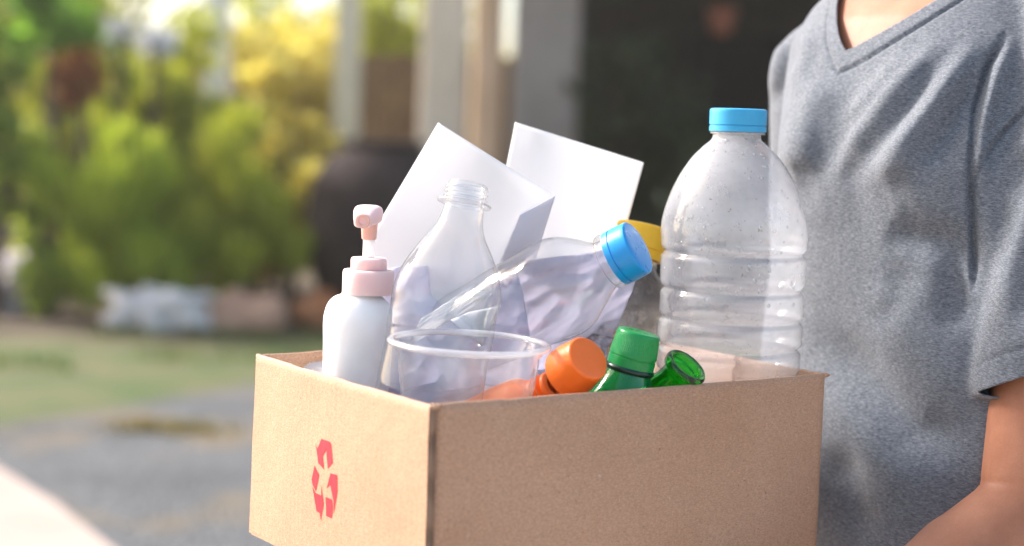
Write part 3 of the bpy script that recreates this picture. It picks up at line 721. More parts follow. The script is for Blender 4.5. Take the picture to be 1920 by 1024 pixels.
# ---- orange pump bottle with orange cap
ax = (P(1110, 664, 1.255) - P(1010, 740, 1.30)).normalized(); mpx = 1.275 / F
c0 = P(1046, 714, 1.28)
g = thing('orange_pump_bottle', c0 - ax * .14, 'orange bottle with a white ring and a wide orange cap, tipped over inside the box', 'bottle')
capo = P(1063, 702, 1.275)
capmesh(MB(), capo, ax, 51 * mpx, 70 * mpx, knurl=False, band=False, r2=45 * mpx).build('cap', M_org, g, sharp=30)
MB().lathe([(20 * mpx, -.012), (20 * mpx, .012)], capo, ax, 40).build('stem', M_wht, g)
MB().lathe([(10 * mpx, -.010), (25 * mpx, -.010), (25 * mpx, -.003), (20 * mpx, -.002)], capo, ax, 40).build('white_ring', M_wht, g, sharp=20)
nk = P(1036, 723, 1.288)
axb = (P(1030, 722, 1.29) - P(880, 800, 1.335)).normalized()
MB().lathe(smoothprof([(18 * mpx, .001), (28 * mpx, 0), (29 * mpx, -.0035), (22 * mpx, -.0050), (30 * mpx, -.0075), (30 * mpx, -.0095), (23 * mpx, -.011), (31 * mpx, -.0135), (28 * mpx, -.016), (34 * mpx, -.022), (46 * mpx, -.032), (50 * mpx, -.045), (52 * mpx, -.06), (52 * mpx, -.10), (48 * mpx, -.115), (.0001, -.118)], 5), nk, axb, 64).build('body', M_org, g, sharp=0)

# ---- pink and white pump bottle
Yp = 1.345; mpx = Yp / F; ax = (P(677, 400, Yp) - P(667, 720, Yp)).normalized(); bt = P(668, 724, Yp); zf = ZR - BH + .005
base = bt - ax * ((bt.z - zf) / ax.z); hb = (bt - base).length
def hp(y): return hb + (724 - y) * mpx
g = thing('pump_bottle', base, 'white lotion bottle with a pale pink pump, at the left corner of the box', 'bottle')
body = [(.0001, 0), (55 * mpx, .001), (63 * mpx, .008), (64 * mpx, hp(760)), (64 * mpx, hp(700)), (65 * mpx, hp(640)), (66 * mpx, hp(605)), (64 * mpx, hp(585)), (58 * mpx, hp(567)), (47 * mpx, hp(555)), (34 * mpx, hp(549)), (32 * mpx, hp(540))]
MB().lathe(smoothprof(body, 6), base, ax, 64).build('body', M_wht, g, sharp=0)
off = _R * (13 * mpx)
co_ = base + off
MB().lathe([(40 * mpx, hp(549)), (48 * mpx, hp(548)), (48.5 * mpx, hp(545)), (48.5 * mpx, hp(508)), (46.5 * mpx, hp(503)), (34 * mpx, hp(502))], co_ + _R * .0015, ax, 64).build('collar', M_pink, g, sharp=50)
MB().lathe([(33 * mpx, hp(503)), (34 * mpx, hp(502)), (34 * mpx, hp(484)), (32 * mpx, hp(480)), (11 * mpx, hp(480))], co_ + _R * .0015, ax, 64).build('collar_top', M_pink, g, sharp=50)
MB().lathe([(11 * mpx, hp(482)), (11 * mpx, hp(440))], co_ + _R * .001, ax, 32).build('stem', M_wht, g)
hd = MB().lathe([(12 * mpx, hp(446)), (14 * mpx, hp(444)), (16 * mpx, hp(418)), (17 * mpx, hp(412)), (17 * mpx, hp(400))], co_ + _R * .001, ax, 32)
hd.build('stem_sleeve', M_salmon, g, sharp=50)
# pump head: rounded block with the nozzle pointing towards the viewer
hc = co_ + ax * hp(399) - _R * (.5 * mpx)
fw = Vector((-.10, -.99, -.03)).normalized(); sdv = ax.cross(fw).normalized()
mb = MB(); rings = []
for d, w, h2, dz in [(-24, 12, 9, 3), (-22, 22, 14, 2), (-12, 26, 18, 0), (6, 27, 19, 0), (18, 25, 18, -1), (30, 22, 16, -3), (42, 19, 14, -6), (52, 17, 13, -8)]:
    ring = []
    for k in range(28):
        t = 2 * math.pi * k / 28; cx = math.copysign(abs(math.cos(t)) ** .6, math.cos(t)); cz = math.copysign(abs(math.sin(t)) ** .6, math.sin(t))
        ring.append(hc + fw * d * mpx + sdv * cx * w * mpx + ax * (cz * h2 + dz) * mpx)
    rings.append(ring)
hd = mb.loft(rings).build('pump_head', M_pink, g, sharp=60)
mb = MB(); c = hc + fw * 52.5 * mpx - ax * 8 * mpx
mb.lathe([(.0001, -.001), (7 * mpx, -.002), (8 * mpx, .0010), (13 * mpx, .0010), (14 * mpx, -.0005), (14 * mpx, -.003)], c, fw, 24).build('nozzle_opening', M_salmon, g, sharp=40)

# ---- clear cup
Yc = 1.262; mpx = Yc / F; c = P(880, 643, Yc); ax = (Vector((0, 0, 1)) + _R * .02 + Vector((0, -.012, 0))).normalized()
hcup = .098; base = c - ax * hcup
g = thing('clear_cup', base, 'wide clear plastic cup with a rolled rim, standing in the near corner of the box', 'cup')
rr = 146 * mpx
wall = [(.0001, .002), (rr * .70, .001), (rr * .735, .003), (rr * .76, .010)] + [(rr * (.76 + .165 * k / 8), .010 + (.080) * k / 8) for k in range(1, 9)] + [(rr * .955, .0915), (rr * .965, .096), (rr * .99, .0975)]
MB().lathe(wall, base, ax, 96).build('body', M_cup, g, sharp=50)
M_rim = thin_plastic('cup_rim_plastic', milk=.5, bs=0, milkc=(.95, .95, .97), refl=.15)
mb = MB(); pr = [(rr * 1.015 + .0030 * math.cos(a * math.pi / 6), .0978 + .0026 * math.sin(a * math.pi / 6)) for a in range(13)]
mb.lathe(pr, base, ax, 96).build('rim', M_rim, g, sharp=0)

# ---- papers
def mat_paper(name='paper', c=(.92, .92, .92)):
    m, n, l, p, o = newmat(name); v = coords(n, l)
    l.new(ramp(n, l, nz(n, l, v, 12, 4, .5), [(0.3, tuple(x * .965 for x in c)), (0.7, c)]), p.inputs['Base Color']); p.inputs['Roughness'].default_value = .8
    nb_ = bump(n, l, nz(n, l, v, 20, 4, .6), .15, .004); nb_ = bump(n, l, nz(n, l, v, 600, 3, .6), .10, .0004, nb_); l.new(nb_, p.inputs['Normal'])
    t = n.new('ShaderNodeBsdfTranslucent'); t.inputs[0].default_value = (*c, 1); mx = n.new('ShaderNodeMixShader'); mx.inputs[0].default_value = .52
    l.new(p.outputs[0], mx.inputs[1]); l.new(t.outputs[0], mx.inputs[2]); l.new(mx.outputs[0], o.inputs[0]); return m
M_paper = mat_paper(); M_leafp = mat_paper('paper_shaded_leaf', (.80, .78, .84)); M_leafp.node_tree.nodes['Mix Shader'].inputs[0].default_value = .03  # folded leaf: its shade put into a darker, barely translucent paper copy
M_paper2 = mat_paper('paper_violet_white', (.76, .75, .84))
def patch(c00, c10, c11, c01, nu=30, nv=30, curve=None):
    vs = []; fs = []
    for i in range(nu + 1):
        for j in range(nv + 1):
            u, v = i / nu, j / nv; q = c00 * (1 - u) * (1 - v) + c10 * u * (1 - v) + c11 * u * v + c01 * (1 - u) * v
            if curve: q = q + curve(u, v)
            vs.append(q)
    for i in range(nu):
        for j in range(nv): a = i * (nv + 1) + j; fs.append((a, a + nv + 1, a + nv + 2, a + 1))
    return MB().add(vs, fs)
def thick(o, t=.0004):
    s = o.modifiers.new('thickness', 'SOLIDIFY'); s.thickness = t; s.offset = 0; return o
NB = Vector((0, -1, 0))
# paper 1 (left, folded)
g = thing('folded_paper', P(850, 640, 1.40), 'white folded sheet sticking up at left, behind the open clear bottle', 'paper', 'papers in the box')
A = P(822, 230, 1.435); B = P(1040, 366, 1.40); D = P(697, 425, 1.42); E_ = P(650, 640, 1.40)
mb = patch(P(640, 535, 1.405), P(905, 700, 1.365), B, A, 40, 40, lambda u, v: NB * (.013 * math.sin(math.pi * u) * v + .003 * math.sin(2.2 * math.pi * v) * (1 - u)))

# cut the lower right corner along the fold line C-D and the lower left corner
o = mb.build('sheet', M_paper, g, sharp=0)
px_, py_ = proj(co(o.data))
f = ((975 - px_) + (402 - py_) * ((975 - 938) / (402 - 500.0)) * -1)   # left of line C(975,402)-D(938,500)
f = -( (px_ - 975) * (500 - 402) - (py_ - 402) * (938 - 975) )
f2 = ((px_ - 975) * (366 - 402) - (py_ - 402) * (1040 - 975))   # above the line C-B
keep = np.maximum(f, f2)
keep = np.minimum(keep, (px_ - 686) * 90)
newm = clip_mesh(o.data, keep); newm.materials.append(M_paper); o.data = newm; newm.polygons.foreach_set('use_smooth', [True] * len(newm.polygons)); thick(o)
o = patch(P(975, 403, 1.392), P(930, 515, 1.392), P(1000, 500, 1.43), P(1041, 367, 1.406), 12, 12).build('folded_back_leaf', M_leafp, g, sharp=0); thick(o)
# paper 2 (right, curved)
g = thing('upright_paper', P(1060, 560, 1.49), 'white sheet standing upright at right, between the folded sheet and the yellow cap', 'paper', 'papers in the box')
o = patch(P(900, 560, 1.47), P(1120, 620, 1.45), P(1207, 305, 1.50), P(966, 229, 1.475), 40, 40, lambda u, v: NB * (.020 * math.sin(math.pi * u) - .004 * math.exp(-((u) ** 2 + (1 - v) ** 2) * 60))).build('sheet', M_paper, g, sharp=0); thick(o)
# crumpled papers
def crumple(c, U_, V_, amp, seed, nfold=16, n=90, edge=.0):
    rr_ = random.Random(seed); U_ = Vector(U_); V_ = Vector(V_); Nn = U_.cross(V_).normalized(); folds = []
    for k in range(nfold):
        a = rr_.uniform(0, math.pi); folds.append((math.cos(a), math.sin(a), rr_.uniform(-.8, .8), rr_.uniform(.3, 1) * rr_.choice((-1, 1))))
    vs = []; fs = []
    for i in range(n + 1):
        for j in range(n + 1):
            u = -1 + 2 * i / n; v = -1 + 2 * j / n
            wu = u + .03 * noise.noise(Vector((u * 3, v * 3, seed))); wv = v + .05 * noise.noise(Vector((v * 3, u * 3, seed + 4)))
            h = sum(w * abs(a * wu + b * wv - c_) for a, b, c_, w in folds) / nfold * 4.2
            h += .35 * abs(noise.noise(Vector((u * 2.2, v * 2.2, seed + 9)))) + .06 * abs(noise.noise(Vector((u * 6, v * 6, seed + 2))))
            ru = 1 - .10 * abs(v) * abs(noise.noise(Vector((u * 2, v * 4, seed))))
            vs.append(Vector(c) + U_ * u * ru + V_ * v * ru + Nn * amp * h)
    for i in range(n):
        for j in range(n): a = i * (n + 1) + j; fs.append((a, a + n + 1, a + n + 2, a + 1))
    return MB().add(vs, fs)
def crumpled(px, py, Y, U_, V_, amp, seed, label, mat=M_paper2, nf=9):
    o = crumple(P(px, py, Y), U_, V_, amp, seed, nf).build('crumpled_paper', mat, sharp=25); thick(o); return tag(o, label, 'paper', 'crumpled papers in the box')
crumpled(1000, 605, 1.445, Vector((.062, .02, .006)), Vector((.006, .014, .050)), .030, 3, 'crumpled pale sheet seen through the lying blue capped bottle')
crumpled(850, 610, 1.375, Vector((.062, .01, .012)), Vector((-.01, .015, .055)), .02, 8, 'crumpled white sheet seen through the open clear bottle')
crumpled(935, 735, 1.335, Vector((.090, .045, 0)), Vector((-.02, .045, .03)), .030, 5, 'crumpled sheet lying under the clear cup')
crumpled(1150, 790, 1.37, Vector((.07, .045, 0)), Vector((-.04, .06, .01)), .022, 12, 'crumpled sheet lying under the green bottles')
crumpled(640, 735, 1.37, Vector((.05, -.01, .004)), Vector((-.015, .05, .022)), .012, 14, 'white sheet corner showing at the left end of the box', M_paper, 8)
# flattened white strip slanting inside the pile
_u = (P(940, 512, 1.385) - P(780, 612, 1.345)) * .5
o = crumple(P(862, 574, 1.362), _u, Vector((.004, .004, .0115)), .006, 31, 7, 50).build('folded_strip', M_paper, sharp=25); thick(o)
tag(o, 'flattened white paper strip slanting behind the clear cup', 'paper', 'papers in the box')
o = patch(P(845, 600, 1.35), P(905, 650, 1.345), P(940, 572, 1.365), P(880, 585, 1.36), 10, 10, lambda u, v: NB * .003 * math.sin(3 * u)).build('paper_scrap', M_paper, sharp=0); thick(o)
tag(o, 'small bright torn paper scrap just above the rim of the clear cup', 'paper', 'papers in the box')

# ================================================================== THE PERSON
C0 = Vector((.394, 1.548, 0)); FW = -E1.copy(); FW.z = 0; FW.normalize(); RT = Vector((FW.y, -FW.x, 0))  # RT = person's right (far side)
if RT.y < 0: RT = -RT
def pf(f, r, z): return C0 + FW * f + RT * r + UP * z
DZ = .045
def ring(z, hw, hd, fo=0, ex=2.4, n=48, bust=0, lo=0):
    out = []
    for k in range(n):
        t = 2 * math.pi * k / n; c_, s_ = math.cos(t), math.sin(t)
        a = math.copysign(abs(c_) ** (2 / ex), c_) * hd; b = math.copysign(abs(s_) ** (2 / ex), s_) * hw
        if c_ > 0 and bust: a += bust * c_ * math.exp(-((abs(b) - .075) / .05) ** 2)
        out.append(pf(a + fo, b + lo, z + DZ))
    return out
person = thing('person', C0, 'person in a heather grey V-neck T-shirt holding the cardboard box in both hands', 'person')
SHL = (.0, -.152, 1.292); SHR = (-.01, .154, 1.246)
M_skin = None
def mat_skin():
    m, n, l, p, o = newmat('skin'); v = coords(n, l)
    c = ramp(n, l, nz(n, l, v, 22, 6, .65), [(0.3, (.34, .140, .078)), (0.7, (.44, .205, .122))])
    c = mixc(n, l, 1.0, c, ramp(n, l, nz(n, l, v, 700, 3, .7), [(0.3, .93), (0.7, 1.05)]), 'MULTIPLY')
    l.new(c, p.inputs['Base Color']); p.inputs['Roughness'].default_value = .5; p.inputs['Subsurface Weight'].default_value = .25
    p.inputs['Subsurface Radius'].default_value = (1, .35, .2); p.inputs['Subsurface Scale'].default_value = .006; p.inputs['Specular IOR Level'].default_value = .2
    vo = n.new('ShaderNodeTexVoronoi'); vo.inputs['Scale'].default_value = 900; l.new(v, vo.inputs['Vector'])
    b_ = bump(n, l, vo.outputs['Distance'], .12, .0006); b_ = bump(n, l, nz(n, l, v, 45, 4, .6), .15, .002, b_); l.new(b_, p.inputs['Normal']); return m
M_skin = mat_skin()
EL = Vector((.426, 1.335, .925)); WRI = Vector((.232, 1.255, .795))          # left elbow / wrist (near arm)
ER = pf(-.07, .196, .965); WRR = pf(.16, .175, .845)                         # right arm, hidden behind the box
def hand(mb, wrist, palm_dir, up, side, ps=1.0):
    """palm-up hand under the box: palm, four bent fingers, thumb from the side"""
    pd = palm_dir.normalized(); sd_ = side.normalized(); pc = wrist + pd * .045 * ps
    mb.capsule(wrist, wrist + pd * .02, .024, .024)
    for k, o_ in enumerate((-.028, -.010, .009, .026)):
        kn = wrist + pd * (.088 - .006 * abs(k - 1.4)) + sd_ * o_ + up * .004
        mb.capsule(wrist + pd * .012 + sd_ * o_ * .55, kn, .0165, .0115, 14)
        L = (.040, .045, .042, .033)[k]; b1 = (pd + up * .10 + sd_ * o_ * 3).normalized(); b2 = (pd + up * .45).normalized(); b3 = (pd * .8 + up * .75).normalized()
        k1 = kn + b1 * L; k2 = k1 + b2 * L * .62; k3 = k2 + b3 * L * .5
        mb.capsule(kn, k1, .0098, .0088, 12); mb.capsule(k1, k2, .0088, .0080, 12); mb.capsule(k2, k3, .0080, .0068, 12)
    t0 = wrist + pd * .022 - sd_ * .018; t1 = t0 + (pd * .6 - sd_ * .8).normalized() * .036; t2 = t1 + (pd * .85 - sd_ * .4 + up * .2).normalized() * .032; t3 = t2 + (pd * .9 + up * .3).normalized() * .022
    mb.capsule(t0, t1, .0155, .0120, 12); mb.capsule(t1, t2, .0115, .0100, 12); mb.capsule(t2, t3, .0100, .0080, 12)
mb = MB()
tors = [(.78, .15, .10, 0), (.86, .155, .105, 0), (.94, .14, .095, .002), (1.02, .122, .088, .004), (1.10, .126, .092, .006), (1.18, .138, .100, .010), (1.24, .145, .100, .010), (1.29, .145, .085, .004), (1.325, .125, .066, -.004), (1.352, .085, .050, -.012), (1.372, .055, .045, -.015)]
mb.loft([ring(z, a, b, f_, 2.3) for z, a, b, f_ in tors])
mb.capsule(pf(-.012, 0, 1.33 + DZ), pf(.008, 0, 1.46 + DZ), .050, .047)          # neck
mb.capsule(pf(-.015, -.03, 1.352 + DZ), pf(-.005, -.145, 1.318 + DZ), .030, .036); mb.capsule(pf(-.015, .03, 1.348 + DZ), pf(-.012, .140, 1.275 + DZ), .026, .034)

# head
hc_ = pf(.022, 0, 1.545 + DZ)
def M3(f_, r_, z_): return Matrix((FW * f_, RT * r_, UP * z_)).transposed()
mb.ellipsoid(hc_ + UP * .018, M3(.094, .074, .098)); mb.ellipsoid(hc_ + FW * .030 - UP * .045, M3(.058, .056, .062))
mb.capsule(hc_ + FW * .088 + UP * .005, hc_ + FW * .108 - UP * .022, .008, .011); mb.ellipsoid(hc_ + FW * .098 - UP * .026, M3(.012, .016, .008))
mb.ellipsoid(hc_ + FW * .080 - UP * .052, M3(.014, .024, .006)); mb.ellipsoid(hc_ + FW * .078 - UP * .061, M3(.014, .020, .007)); mb.ellipsoid(hc_ + FW * .072 - UP * .090, M3(.018, .020, .014))
for s in (-1, 1): mb.ellipsoid(hc_ + RT * s * .076 - UP * .005, M3(.020, .008, .030)); mb.ellipsoid(hc_ + FW * .075 + RT * s * .032 + UP * .022, M3(.014, .024, .006))
# arms
SL = pf(*SHL) + UP * DZ; SR = pf(*SHR) + UP * DZ
def arm(mb, S_, E, W_, pal, up, side):
    mid = S_.lerp(E, .45); mb.capsule(S_, mid, .046, .043); mb.capsule(mid, E, .043, .038)
    m2 = E.lerp(W_, .28); mb.capsule(E, m2, .038, .040); mb.capsule(m2, E.lerp(W_, .65), .040, .032); mb.capsule(E.lerp(W_, .65), W_, .033, .025)
    hand(mb, W_, pal, up, side)
palm = Vector((-.68, .46, .50)); arm(mb, SL, EL, WRI, palm, Vector((.35, -.2, .9)).normalized(), palm.cross(UP).normalized())
palmr = FW * .9 - RT * .35; arm(mb, SR, ER, WRR, palmr - UP * .05, Vector((0, 0, 1)), -palmr.cross(UP).normalized())
# legs
for s in (-1, 1):
    mb.capsule(pf(0, s * .085, .84), pf(.01, s * .09, .47), .078, .052); mb.capsule(pf(.01, s * .09, .47), pf(-.01, s * .095, .09), .050, .034); mb.capsule(pf(-.02, s * .095, .05), pf(.14, s * .105, .035), .032, .026)
bm_ = remesh(mb, .0038, 8, .5)
V = co(bm_); Nn_ = normals(bm_)
# elbow crease
px_, py_ = proj(V)
dcr = np.abs((py_ - 905) - .06 * (px_ - 1850)); w = np.exp(-(dcr / 5) ** 2) * smoothstep((1925 - px_) / 60) * (px_ > 1835)
V -= Nn_ * (w * .0012)[:, None]; setco(bm_, V)
finish('body', bm_, M_skin, person, sharp=0)

# shirt ---------------------------------------------------
mb = MB()
st = [(.79, .180, .128, .004), (.86, .180, .128, .008), (.90, .190, .126, .008), (.97, .200, .126, .004), (1.03, .196, .124, .004), (1.10, .180, .122, .010), (1.16, .162, .122, .014), (1.22, .158, .112, .014), (1.27, .158, .100, .008), (1.305, .146, .086, .000), (1.335, .118, .070, -.006), (1.358, .085, .060, -.010), (1.378, .060, .055, -.014), (1.40, .054, .052, -.012)]
mb.loft([ring(z, a, b, f_, 2.2, bust=.022 * math.exp(-((z - 1.17) / .06) ** 2), lo=-.026 * (1 if z < 1.12 else max(0, 1 - (z - 1.12) / .15))) for z, a, b, f_ in st])
hemL = SL.lerp(EL, .735); hemR = SR.lerp(ER, .72)
for S_, H_, s in ((SL, hemL, -1), (SR, hemR, 1)):
    ext = H_ + (H_ - S_).normalized() * .024; da_ = (H_ - S_).normalized(); L2_ = (ext - S_).length * .5
    mb.capsule(S_ - UP * .004, S_.lerp(ext, .5), .060, .061, 28); mb.lathe([(.04, -.03), (.060, 0), (.058, L2_ * .5), (.053, L2_), (.045, L2_ + .001)], S_.lerp(ext, .5), da_, 40, cap0=True, cap1=True)
    mb.capsule(pf(-.012, s * .03, 1.352 + DZ), S_ + UP * .012, .036, .050, 24)
sm = remesh(mb, .0025, 30, .55)
V = co(sm); Nn_ = normals(sm)
view = np.array(CAM) - V; view /= np.linalg.norm(view, axis=1)[:, None]
facing = (Nn_ * view).sum(1); vis = smoothstep((facing + .1) / .3)
px_, py_ = proj(V); D = np.zeros(len(V))
def fold(pts, amp, w, taper=.25, w2=None):
    """a cloth fold along a line laid over the visible side of the shirt"""
    global D
    P_ = np.array(pts, float); seg = np.diff(P_, axis=0); L = np.hypot(seg[:, 0], seg[:, 1]); cum = np.concatenate([[0], np.cumsum(L)]); tot = cum[-1]
    best = np.full(len(V), 1e9); tt = np.zeros(len(V)); sg = np.zeros(len(V))
    for i in range(len(seg)):
        u = ((px_ - P_[i, 0]) * seg[i, 0] + (py_ - P_[i, 1]) * seg[i, 1]) / L[i] ** 2; uc = np.clip(u, 0, 1)
        dx = px_ - P_[i, 0] - uc * seg[i, 0]; dy = py_ - P_[i, 1] - uc * seg[i, 1]; d = np.hypot(dx, dy); m = d < best
        best[m] = d[m]; tt[m] = ((cum[i] + uc * L[i]) / tot)[m]; sg[m] = np.sign(seg[i, 0] * dy - seg[i, 1] * dx)[m]
    env = smoothstep(tt / taper) * smoothstep((1 - tt) / taper)
    ww = np.where(sg > 0, w, w2 or w)
    D += amp * env * np.exp(-(best / ww) ** 2)
FOLDS = [
 ([(1790, 60), (1750, 98), (1673, 186), (1602, 279), (1545, 355)], .0055, 15),
 ([(1850, 60), (1805, 126), (1739, 219), (1679, 295), (1630, 365)], .0065, 17),
 ([(1775, 95), (1715, 175), (1640, 270), (1580, 350)], -.0040, 15),
 ([(1875, 95), (1800, 205), (1745, 300), (1720, 380)], -.0050, 20),
 ([(1905, 60), (1860, 160), (1835, 250), (1822, 380)], .0060, 14),
 ([(1720, 80), (1640, 170), (1570, 250)], .0030, 12),
 ([(1560, 130), (1520, 220), (1480, 330)], .0045, 22),
 ([(1500, 60), (1475, 130), (1450, 210)], -.0040, 14),
 ([(1530, 40), (1500, 120), (1470, 190)], .0035, 12),
 ([(1470, 60), (1455, 130), (1440, 200)], .0030, 9),
 ([(1600, 250), (1510, 330), (1490, 420)], -.0035, 26),
 ([(1510, 560), (1560, 640), (1628, 720), (1705, 810), (1860, 845)], -.0110, 42),
 ([(1560, 820), (1585, 900), (1625, 1040)], -.0080, 34),
 ([(1500, 690), (1600, 790), (1690, 880), (1800, 930)], .0060, 50),
 ([(1650, 500), (1700, 600), (1780, 700), (1850, 760)], .0050, 50),
 ([(1660, 420), (1720, 450), (1800, 460)], -.0060, 30),
 ([(1800, 400), (1790, 520), (1800, 640)], -.0070, 26),
 ([(1700, 470), (1690, 560), (1640, 640)], -.0030, 26),
 ([(1990, 180), (1905, 300), (1868, 420), (1850, 540)], .0038, 14),
 ([(1990, 280), (1930, 400), (1890, 520), (1870, 640)], .0030, 14),
 ([(1960, 230), (1885, 360), (1860, 480)], -.0030, 12),
 ([(1990, 420), (1940, 520), (1905, 640)], -.0028, 16),
]
for k_, f_ in enumerate(FOLDS): fold(f_[0], f_[1] * (1.6 if k_ < 11 or k_ > 17 else 1.15), f_[2] * (1.45 if k_ < 11 or k_ > 17 else 1.1), .34)
# gathered crease where sleeve meets the torso, armhole seam, neckband and hem stitching
fold([(1892, 49), (1850, 120), (1828, 200), (1818, 300), (1820, 420), (1824, 560)], -.010, 5, .15, 12)
fold([(1960, 170), (1920, 208), (1880, 250), (1854, 284), (1836, 320), (1822, 352)], -.0040, 4.5, .12)
fold([(1960, 163), (1916, 200), (1872, 246), (1848, 280)], .0016, 5, .12)
nzv = np.array([noise.noise(Vector((a * 16, b * 16, c_ * 11))) * .0005 + noise.noise(Vector((a * 60 + 4, b * 60, c_ * 40))) * .0001 for a, b, c_ in V])
V2 = V + Nn_ * (D * vis + nzv)[:, None]
# neckline
rel = V2 - np.array(C0); lat = rel @ np.array(RT); fr = rel @ np.array(FW); z = V2[:, 2] - DZ
_k = np.argmin(np.hypot(px_ - 1588, py_ - 96) + (facing < .1) * 1e4); vb = Vector(V[_k]); ZV = vb.z - DZ; LV = (vb - C0).dot(RT); print('V bottom', ZV, LV, (vb - C0).dot(FW))
dl = lat - LV; g_ = np.where(dl > 0, .75 * np.abs(dl) + 6 * dl ** 2, .36 * np.abs(dl) + 3.2 * dl ** 2)
fneck = np.where(fr > -.02, ZV + g_ - z, 1.372 - z)
fneck = np.where(fr > -.02, fneck, np.maximum(fneck, 0) * 0 + (1.372 - z))
band = np.exp(-((fneck - .020) / .0018) ** 2) * -.0022 + smoothstep((.020 - fneck) / .003) * .0012
V2 += Nn_ * (band * (fr > 0))[:, None]
# hems
def hem(S_, H_, E, tilt):
    a = (H_ - S_).normalized(); nrm = (a + tilt).normalized(); q = np.array(H_); return -((V2 - q) @ np.array(nrm)), a, nrm
fL, aL, nL = hem(SL, hemL, EL, Vector((.42, -.10, 0)) * -1 * -1)
fR, aR, nR = hem(SR, hemR, ER, Vector((0, 0, 0)))
def near_arm(S_, E):
    a = np.array(S_); d = np.array(E - S_); t = np.clip(((V2 - a) @ d) / (d @ d), 0, 1.4); return np.linalg.norm(V2 - a - t[:, None] * d, axis=1), t
dL, tL = near_arm(SL, EL); dR, tR = near_arm(SR, ER)
_z = [q[0] for q in st]; _hw = np.interp(z, _z, [q[1] for q in st]); _hd = np.interp(z, _z, [q[2] for q in st]); _fo = np.interp(z, _z, [q[3] for q in st])
_lo = np.where(z < 1.12, -.026, -.026 * np.clip(1 - (z - 1.12) / .15, 0, 1))
tor = (np.abs(fr - _fo) / _hd) ** 2.2 + (np.abs(lat - _lo) / _hw) ** 2.2
isL = (dL < .085) & (lat < -.10) & (tL > .35) & (tor > 1.25); isR = (dR < .085) & (lat > .10) & (tR > .35) & (tor > 1.10)
hb_ = np.exp(-((fL - .022) / .0018) ** 2) * -.0016
V2 += Nn_ * (hb_ * isL)[:, None]
fall = np.minimum(fneck, 1.0); fall = np.where(isL, np.minimum(fall, fL), fall); fall = np.where(isR, np.minimum(fall, fR), fall)
fall = np.minimum(fall, z - .80)
setco(sm, V2)
sc_ = clip_mesh(sm, fall)
mb = MB(); rs_ = []
for z_ in np.linspace(.802, 1.20, 24):
    q_ = [float(np.interp(z_, [t_[0] for t_ in st], [t_[k_] for t_ in st])) for k_ in (1, 2, 3)]
    rs_.append(ring(z_, q_[0] - .005, q_[1] - .005, q_[2], 2.2, 96, bust=.022 * math.exp(-((z_ - 1.17) / .06) ** 2), lo=-.026 * (1 if z_ < 1.12 else max(0, 1 - (z_ - 1.12) / .15))))
mb.loft(rs_); bm = bmesh.new(); bm.from_mesh(sc_); vv_ = [bm.verts.new(v) for v in mb.v]
for f_ in mb.f[:-2]:
    c_ = sum((Vector(mb.v[i]) for i in f_), Vector()) / 4
    if (c_ - C0).dot(RT) < -.14 and c_.z < 1.05: bm.faces.new([vv_[i] for i in f_])
bmesh.ops.delete(bm, geom=[v for v in bm.verts if not v.link_faces], context='VERTS')
bm.to_mesh(sc_); bm.free()
def mat_heather():
    m, n, l, p, o = newmat('heather_grey_jersey')
    v = coords(n, l, (.20, .20, .85), (0, .12, 0)); v2 = coords(n, l)
    a = nz(n, l, v, 1350, 5, .75, .2)
    c = ramp(n, l, a, [(0.34, (.060, .070, .086)), (0.48, (.125, .141, .163)), (0.63, (.225, .243, .270))])
    b = ramp(n, l, nz(n, l, coords(n, l, (.25, .25, 1.6), (0, -.1, .4)), 420, 3, .7), [(.35, .91), (.68, 1.10)])
    c = mixc(n, l, 1.0, c, b, 'MULTIPLY')
    l.new(c, p.inputs['Base Color']); p.inputs['Roughness'].default_value = .9; p.inputs['Specular IOR Level'].default_value = .2
    p.inputs['Sheen Weight'].default_value = .25; p.inputs['Sheen Roughness'].default_value = .4
    b_ = bump(n, l, a, .22, .0006); b_ = bump(n, l, nz(n, l, v2, 45, 3, .6), .06, .004, b_); l.new(b_, p.inputs['Normal']); return m
o = finish('t_shirt', sc_, mat_heather(), person, sharp=0)
s = o.modifiers.new('thickness', 'SOLIDIFY'); s.thickness = .0014; s.offset = -1
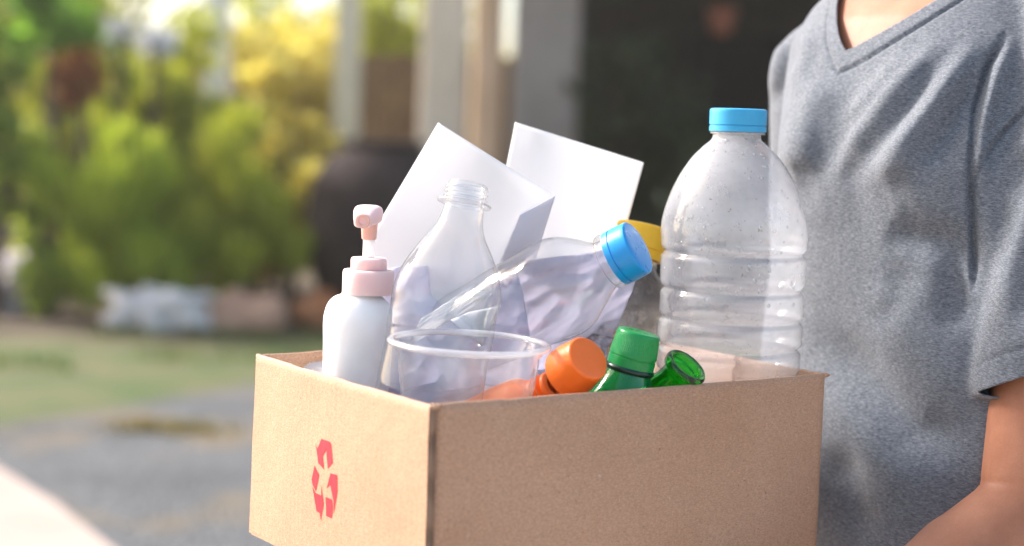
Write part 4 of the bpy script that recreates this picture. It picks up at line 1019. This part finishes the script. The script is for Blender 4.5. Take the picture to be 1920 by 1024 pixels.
# trousers, shoes, hair, eyes (outside the picture, but part of the person)
mb = MB()
mb.loft([ring(z, a, b, 0, 2.2) for z, a, b in [(.74, .165, .11), (.80, .165, .116), (.86, .158, .112), (.93, .142, .10)]])
for s in (-1, 1): mb.capsule(pf(0, s * .085, .80), pf(.01, s * .09, .47), .088, .064); mb.capsule(pf(.01, s * .09, .47), pf(-.01, s * .095, .12), .064, .054)
finish('trousers', remesh(mb, .009, 6), simple('denim', (.03, .045, .08), (.05, .07, .12), 200, .9, .3, 400), person, sharp=0)
for s in (-1, 1):
    mb = MB(); mb.capsule(pf(-.035, s * .095, .05), pf(.14, s * .108, .042), .044, .038); mb.capsule(pf(-.03, s * .095, .08), pf(-.02, s * .095, .11), .044, .044)
    finish('shoe', remesh(mb, .008, 4), simple('shoe_canvas', (.6, .6, .58), (.7, .7, .68), 40, .8), person, sharp=0)
mb = MB(); mb.ellipsoid(hc_ + UP * .030 - FW * .014, M3(.098, .086, .100)); mb.ellipsoid(hc_ - FW * .07 - UP * .02, M3(.045, .060, .070)); mb.capsule(hc_ - FW * .105 + UP * .02, hc_ - FW * .135 - UP * .13, .030, .014)
hm = remesh(mb, .005, 3); vv = co(hm); nn = normals(hm); vv += nn * np.array([noise.noise(Vector((a * 90, b * 90, c_ * 14))) * .0025 for a, b, c_ in vv])[:, None]; setco(hm, vv)
finish('hair', hm, simple('dark_hair', (.012, .008, .006), (.03, .02, .014), 80, .5), person, sharp=0)
M_eye = simple('eye', (.03, .02, .015), (.05, .03, .02), 80, .1)
for s in (-1, 1): MB().ellipsoid(hc_ + FW * .084 + RT * s * .032 + UP * .008, M3(.006, .011, .0055), 16, 10).build('eye', M_eye, person, sharp=0)

# ------------------------------------------------------------------ warm hazy air over the garden
mh = bpy.data.materials.new('haze'); mh.use_nodes = True; nh = mh.node_tree.nodes; nh.remove(nh['Principled BSDF'])
pv = nh.new('ShaderNodeVolumePrincipled'); pv.inputs['Color'].default_value = (1.0, .93, .80, 1); pv.inputs['Density'].default_value = 0.0030; pv.inputs['Anisotropy'].default_value = .68
mh.node_tree.links.new(pv.outputs[0], nh['Material Output'].inputs['Volume'])
hz = MB().box((0, 12, 3.0), 14, 18, 4.2).build('haze', mh, smooth=False); tag(hz, 'thin warm haze in the sunlit air', None, None, 'stuff')
